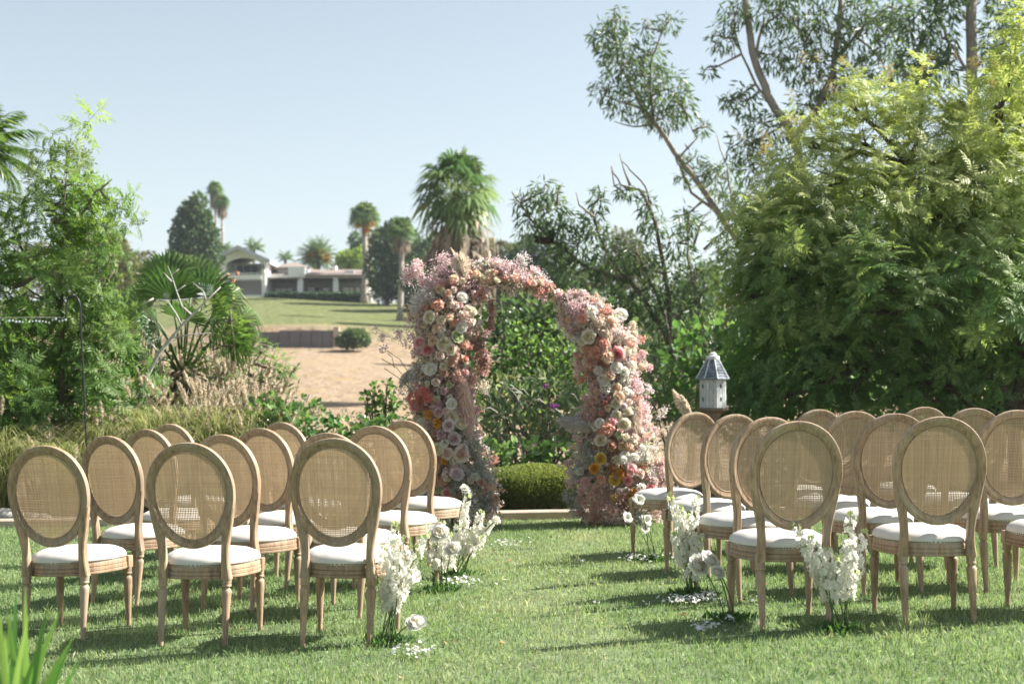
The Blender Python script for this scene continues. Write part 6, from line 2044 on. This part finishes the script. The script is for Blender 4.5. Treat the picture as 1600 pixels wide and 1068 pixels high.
far_tree('deep green tree behind the drooping gum branch', 835, 520, 95, [(820, 400, 24, 24), (845, 385, 22, 22), (870, 410, 30, 30), (800, 430, 34, 30), (850, 440, 44, 30), (825, 470, 50, 26), (775, 450, 24, 30), (890, 450, 30, 30)], dens=20, size=.36, tone=(.0, .5))
far_tree('pale green distant conifer behind the gum tree twigs', 975, 480, 90, [(965, 375, 14, 18), (985, 385, 18, 24), (975, 410, 30, 26), (960, 430, 34, 26), (1000, 430, 34, 30), (930, 440, 30, 26)], 'olive', dens=20, size=.33, tone=(.2, .8))
far_tree('soft green distant trees low between palm skirt and gum tree', 775, 470, 130, [(765, 390, 18, 16), (790, 400, 22, 20), (755, 420, 26, 26)], 'olive', dens=14, size=.5)
far_tree('rounded green tree left of the distant red roof', 1100, 560, 55, [(1112, 430, 22, 24), (1095, 450, 30, 34), (1120, 470, 18, 40), (1080, 480, 34, 40), (1105, 510, 34, 40), (1060, 470, 30, 30), (1050, 520, 40, 40)], dens=30, size=.24, tone=(.1, .8))
far_tree('distant tree peeking over the red roof at the right', 1185, 490, 130, [(1180, 440, 18, 16), (1200, 450, 30, 24), (1230, 450, 40, 30)], dens=14, size=.45)
far_tree('broad dark tree closing the view behind the gum tree trunk', 960, 620, 42, [(900, 500, 50, 40), (960, 500, 50, 50), (1010, 520, 50, 60), (930, 560, 60, 50), (1000, 590, 60, 50), (860, 540, 50, 50), (1060, 590, 50, 50), (810, 520, 40, 40)], dens=26, size=.24, tone=(.0, .5))
# trees beyond the right frame side that close the view there
for i, (px, w, h, Y) in enumerate([(1330, 120, 90, 48), (1480, 120, 100, 55), (1640, 140, 120, 50), (1240, 80, 70, 60)]):
    far_tree(['dark tree in the gap behind the pepper tree crown', 'dark tree behind the gum trunk and pepper tree', 'dark tree beyond the right frame edge', 'dark tree right of the distant red roof'][i], px, 620, Y,
             [(px - w * .3, 500, w * .5, h * .6), (px + w * .3, 520, w * .5, h * .6), (px, 560, w * .8, h * .5), (px, 460, w * .4, h * .4)], dens=14, size=.3, tone=(.0, .5))

# bush on the dry slope, hedges along the house
far_tree('round green bush standing alone on the dry slope', 551, 543, 106, [(540, 530, 14, 12), (560, 528, 16, 13), (550, 522, 14, 9), (550, 535, 22, 9), (570, 532, 8, 9), (532, 534, 8, 8)], 'far', dens=60, size=.28, name='slope_bush', group=None, trunk=1, tone=(.2, .8))


# retaining wall
Yw = 110
x0, x1 = at(385, 540, Yw).x, at(521, 540, Yw).x
rw = empty('retaining_wall', ((x0 + x1) / 2, Yw, at(450, 538, Yw).z), label='long low grey retaining wall across the dry slope', cat='wall')
conc = plain('grey_block', (.13, .12, .125), rough=.9, var=.2, scale=.6)
for i in range(8):
    a, b = x0 + (x1 - x0) * i / 8 + .02, x0 + (x1 - x0) * (i + 1) / 8 - .02
    zt = at(450, 516 + (6 if i == 0 else 2.5 if i < 3 else 0), Yw).z - rw.location.z
    MB().box(a - rw.location.x, b - rw.location.x, -.25, .25, -1.5, zt).obj('wall_panel', conc, rw)
MB().box(x1 - rw.location.x + .03, x1 - rw.location.x + .45, -.35, .3, -1.5, at(450, 511, Yw).z - rw.location.z).obj('end_post', M['concrete'], rw)


# ================================================================== HOUSES
HY = 160
wht = plain('white_render', (.86, .855, .84), rough=.8, var=.05, scale=.4)
cream_ = plain('cream_render', (.66, .63, .56), rough=.8, var=.06, scale=.4)
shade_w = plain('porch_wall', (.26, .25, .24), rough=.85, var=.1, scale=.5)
roofm = plain('brown_tile_roof', (.25, .20, .175), rough=.9, var=.2, scale=1.5, bump=.4, bscale=3)
grey_w = plain('grey_garage', (.42, .42, .43), rough=.8, var=.05, scale=.5)
glass = plain('window_glass', (.10, .13, .15), rough=.08, var=.1)
pale_g = plain('curtained_glass', (.55, .57, .58), rough=.25, var=.1)
darkb = plain('dark_beam', (.035, .03, .028), rough=.8)

hc = at(465, 468, HY)
house = empty('hillside_house', (hc.x, HY, hill_z(hc.x, HY)), label='white two-storey house with long single-storey wing on the far hill', cat='house')
HO = house.location


def hbox(name, px0, px1, py0, py1, y0, y1, mat, parent=None, down=0):
    """box whose front face spans those pixels, from depth y0 to y1 (metres behind the facade line)"""
    a, b = at(px0, py1, HY), at(px1, py0, HY)
    mb = MB().box(a.x - HO.x, b.x - HO.x, y0, y1, a.z - HO.z - down, b.z - HO.z)
    return mb.obj(name, mat, parent or house)


def hroof(name, px0, px1, pe, pt, y0, y1, mat, in0=0, in1=0, parent=None, ridge=None):
    """pitched roof: eave line at pe, ridge at pt (pixels), ridge shortened by in0/in1 pixels at its ends"""
    a, b = at(px0, pe, HY), at(px1, pe, HY)
    r0, r1 = at(px0 + in0, pt, HY), at(px1 - in1, pt, HY)
    ym = (y0 + y1) / 2 if ridge is None else ridge
    V = [(a.x, y0, a.z), (b.x, y0, a.z), (b.x, y1, a.z), (a.x, y1, a.z), (r0.x, ym, r0.z), (r1.x, ym, r0.z)]
    V = [(v[0] - HO.x, v[1], v[2] - HO.z) for v in V]
    V += [(v[0], v[1], v[2] - .22) for v in V[:4]]
    F = [(0, 1, 5, 4), (1, 2, 5), (2, 3, 4, 5), (3, 0, 4), (6, 7, 1, 0), (7, 8, 2, 1), (8, 9, 3, 2), (9, 6, 0, 3), (9, 8, 7, 6)]
    return MB().add(V, F).obj(name, mat, parent or house)


def hwin(px0, px1, py0, py1, y, glassm, parent=None, bars=1):
    w = hbox('window', px0, px1, py0, py1, y - .06, y + .05, wht, parent)
    i = .8
    n = bars
    for k in range(n):
        a = px0 + i * .5 + (px1 - px0 - i * .5) * k / n
        b = px0 + (px1 - px0) * (k + 1) / n - i * .5
        hbox('pane', a, b, py0 + i, py1 - i, y - .09, y - .065, glassm, w)
    return w


# two-storey block: front gable with arched loggia
hbox('wall', 336, 357, 407, 478, -1.5, 9, wht, down=2)
hbox('wall', 412.4, 418.6, 404, 478, -1.5, 9, wht, down=2)
hbox('wall', 357.2, 412.2, 462, 478, -1.5, 9, wht, down=2)
hbox('wall', 357.2, 412.2, 431, 438, -1.7, 9, wht)
hbox('recess_wall', 357.2, 412.2, 438.2, 461.8, 1.2, 9, grey_w)
hbox('recess_wall', 357.2, 412.2, 409, 430.8, 2.2, 9, cream_)
hbox('balcony_rail', 357.2, 412.2, 427.5, 428.6, -1.4, -1.2, wht)
for k in range(12): hbox('baluster', 358.5 + k * 4.6, 359.2 + k * 4.6, 428.7, 430.9, -1.4, -1.25, wht)
hwin(364, 398, 411.5, 430.5, 2.1, glass, bars=3)
# arch over the loggia
a0, a1 = at(357.2, 415, HY), at(412.2, 415, HY)
mb = MB(); K = 14
zt = at(384, 395, HY).z - HO.z
V = []
for k in range(K + 1):
    t = k / K
    x = a0.x + (a1.x - a0.x) * t - HO.x
    zz = at(384, 414 - 9.5 * math.sin(t * math.pi) ** .7, HY).z - HO.z
    zg = at(384, 403 - 12 * (1 - abs(t - .42) / .58) if True else 0, HY).z - HO.z
    V += [(x, -1.5, zz), (x, -1.5, zg), (x, -1.1, zz), (x, -1.1, zg)]
F = []
for k in range(K):
    b = 4 * k
    F += [(b, b + 4, b + 5, b + 1), (b + 2, b + 3, b + 7, b + 6), (b, b + 2, b + 6, b + 4), (b + 1, b + 5, b + 7, b + 3)]
mb.add(V, F).obj('arched_gable', wht, house)
pg = plain('pale_grey_roof', (.50, .51, .53), rough=.8, var=.08, scale=1)
E0, E1, AP = at(329, 408.5, HY), at(428, 408.5, HY), at(378, 386.5, HY)
for s_, E in ((0, E0), (1, E1)):
    V = [(q.x - HO.x, y, q.z - HO.z - dz) for q in (E, AP) for y in (-2.6, 10) for dz in (0, .45)]
    MB().add(V, [(0, 4, 6, 2), (1, 3, 7, 5), (0, 1, 5, 4), (2, 6, 7, 3), (0, 2, 3, 1), (4, 5, 7, 6)]).obj('roof', pg, house)
hwin(413.2, 417.8, 414, 423, -1.55, glass)
hbox('window_box', 412.8, 418.2, 424.2, 427, -1.9, -1.55, wht)
# wing: porch, posts, roofs
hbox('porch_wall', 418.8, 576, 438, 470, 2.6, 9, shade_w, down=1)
hbox('fascia', 418.8, 578, 430.5, 434.2, -.6, 2.2, wht)
hbox('beam', 418.8, 578, 434.4, 437.4, -.3, .1, darkb)
hroof('roof', 470, 577, 430.4, 415.5, -.7, 10, roofm, 8, 14)
hroof('roof', 419, 470, 433, 418, -.5, 9, roofm, 0, 0)
hbox('upper_wall', 426, 470, 414, 430, 3.0, 9, cream_)
hroof('roof', 420, 480, 414.5, 402.5, 2.0, 10, roofm, 22, 30)
hwin(429, 450, 417.2, 424.5, 2.9, pale_g, bars=2)
hbox('chimney_block', 452, 478.5, 417.5, 433.8, -.9, 4, wht)
hbox('skylight', 537, 552, 421.5, 426, .9, 1.6, pale_g)
for k in range(11): hbox('rafter_tail', 424 + k * 14.2, 425.2 + k * 14.2, 437.6, 439.2, -.9, 2.4, darkb)
hbox('door', 487.5, 493, 447.5, 466, 2.5, 2.62, darkb)
hbox('chimney', 512, 518, 410, 420, 4, 5.2, wht)
hbox('gutter', 470, 577, 429.4, 430.3, -1.0, -.75, grey_w)
hbox('downpipe', 419.3, 420.2, 431, 468, -.75, -.6, grey_w)
for (a, b) in [(465.5, 474), (521, 528.5), (574, 578)]: hbox('post', a, b, 434.6, 470, -.45, .3, wht, down=1)
for (a, b, c_, d) in [(425, 432.5, 449, 462), (434, 441, 448.5, 462), (443.5, 451, 448.5, 462), (477, 486, 447, 460), (501, 509, 448, 461), (532, 541, 447, 461), (543, 547.5, 447, 461), (552.5, 558, 447, 461)]:
    hwin(a, b, c_, d, 2.5, pale_g)
for k, (a, b) in enumerate([(419, 465), (475, 520), (529, 573)]):
    p = at((a + b) / 2, 466, HY - 2)
    hr = empty('low_hedge', (p.x, HY - 2, hill_z(p.x, HY - 2)), label=['dark clipped hedge in front of the first porch bay', 'dark clipped hedge in front of the middle porch bay', 'dark clipped hedge in front of the last porch bay by the tall palm'][k], cat='hedge', group='hedges along the porch')
    n = 1800
    q = rng.uniform(-1, 1, (n, 3)); q /= np.max(np.abs(q), axis=1, keepdims=True)
    z0, z1 = 0, at(0, 460.5, HY - 2).z - hr.location.z
    P = q * [pm((b - a) / 2, HY), .6, (z1 - z0) / 2] + [0, 0, (z1 + z0) / 2]
    V, F, kk = inst(BROAD_V, BROAD_F, frames(q + rng.normal(size=(n, 3)) * .6, rng.uniform(-2, 2, n)), P, rng.uniform(.25, .45, n))
    link('foliage', mesh_np('foliage', V, F, np.repeat(rng.uniform(0, .4, n), kk), mat=L['far']), hr)
    MB().box(-pm((b - a) / 2, HY) * .95, pm((b - a) / 2, HY) * .95, -.45, .45, -.3, z1 * .9).obj('inner_branches', M['bark_dark'], hr)
# thin summer haze over the valley
hz_ = MB().box(-432, 432, -6, 2230, -6.5, 42)
hm_ = bpy.data.materials.new('haze'); hm_.use_nodes = True
hn = hm_.node_tree; hn.nodes.clear()
pv = hn.nodes.new('ShaderNodeVolumePrincipled'); pv.inputs['Color'].default_value = (.80, .87, .95, 1); pv.inputs['Density'].default_value = .0003; pv.inputs['Anisotropy'].default_value = .2
ho_ = hn.nodes.new('ShaderNodeOutputMaterial'); hn.links.new(pv.outputs[0], ho_.inputs['Volume'])
tag(hz_.obj('haze', hm_), kind='stuff')
# white cone by the trees
p = at(603, 467, 152)
cn = MB(); cn.lathe([(.55, -.2), (.5, .1), (.34, .9), (.26, 1.1), (.2, 1.15)], 12)
o = cn.obj('garden_urn', wht, smooth=True); o.location = (p.x, 152, hill_z(p.x, 152)); tag(o, 'small white cone-shaped urn on the grass right of the tall palm', 'urn')

# second house, mostly hidden
H2 = 118
c = at(1160, 486, H2)
h2 = empty('red_roof_house', (c.x, H2, hill_z(c.x, H2)), label='low house with red-brown tiled roof glimpsed at the right', cat='house')
def b2(px, py): p = at(px, py, H2); return p.x - c.x, p.z - h2.location.z
xa, zt = b2(1124, 484); xb, zr_ = b2(1215, 456)
mb = MB(); mb.box(xa + .5, xb - .5, 0, 7, -2, zt); mb.obj('wall', cream_, h2)
mb = MB(); mb.box(xa, xb, -.55, -.35, zt - .0, zt + .35); mb.obj('gutter', wht, h2)
mb = MB()
V = [(xa, -.5, zt + .3), (xb, -.5, zt + .3), (xb, 7.5, zt + .3), (xa, 7.5, zt + .3), (xa + 1.2, 3.5, zr_), (xb - 1.2, 3.5, zr_)]
mb.add(V, [(0, 1, 5, 4), (1, 2, 5), (2, 3, 4, 5), (3, 0, 4), (3, 2, 1, 0)]).obj('roof', plain('red_tile_roof', (.36, .20, .14), rough=.85, var=.2, scale=1.5), h2)
mb = MB(); mb.box(xa + 1.4, xa + 2.6, -.06, .05, zt - 1.4, zt - .3)
w = mb.obj('window', wht, h2); MB().box(xa + 1.5, xa + 2.5, -.09, -.065, zt - 1.3, zt - .4).obj('pane', glass, w)
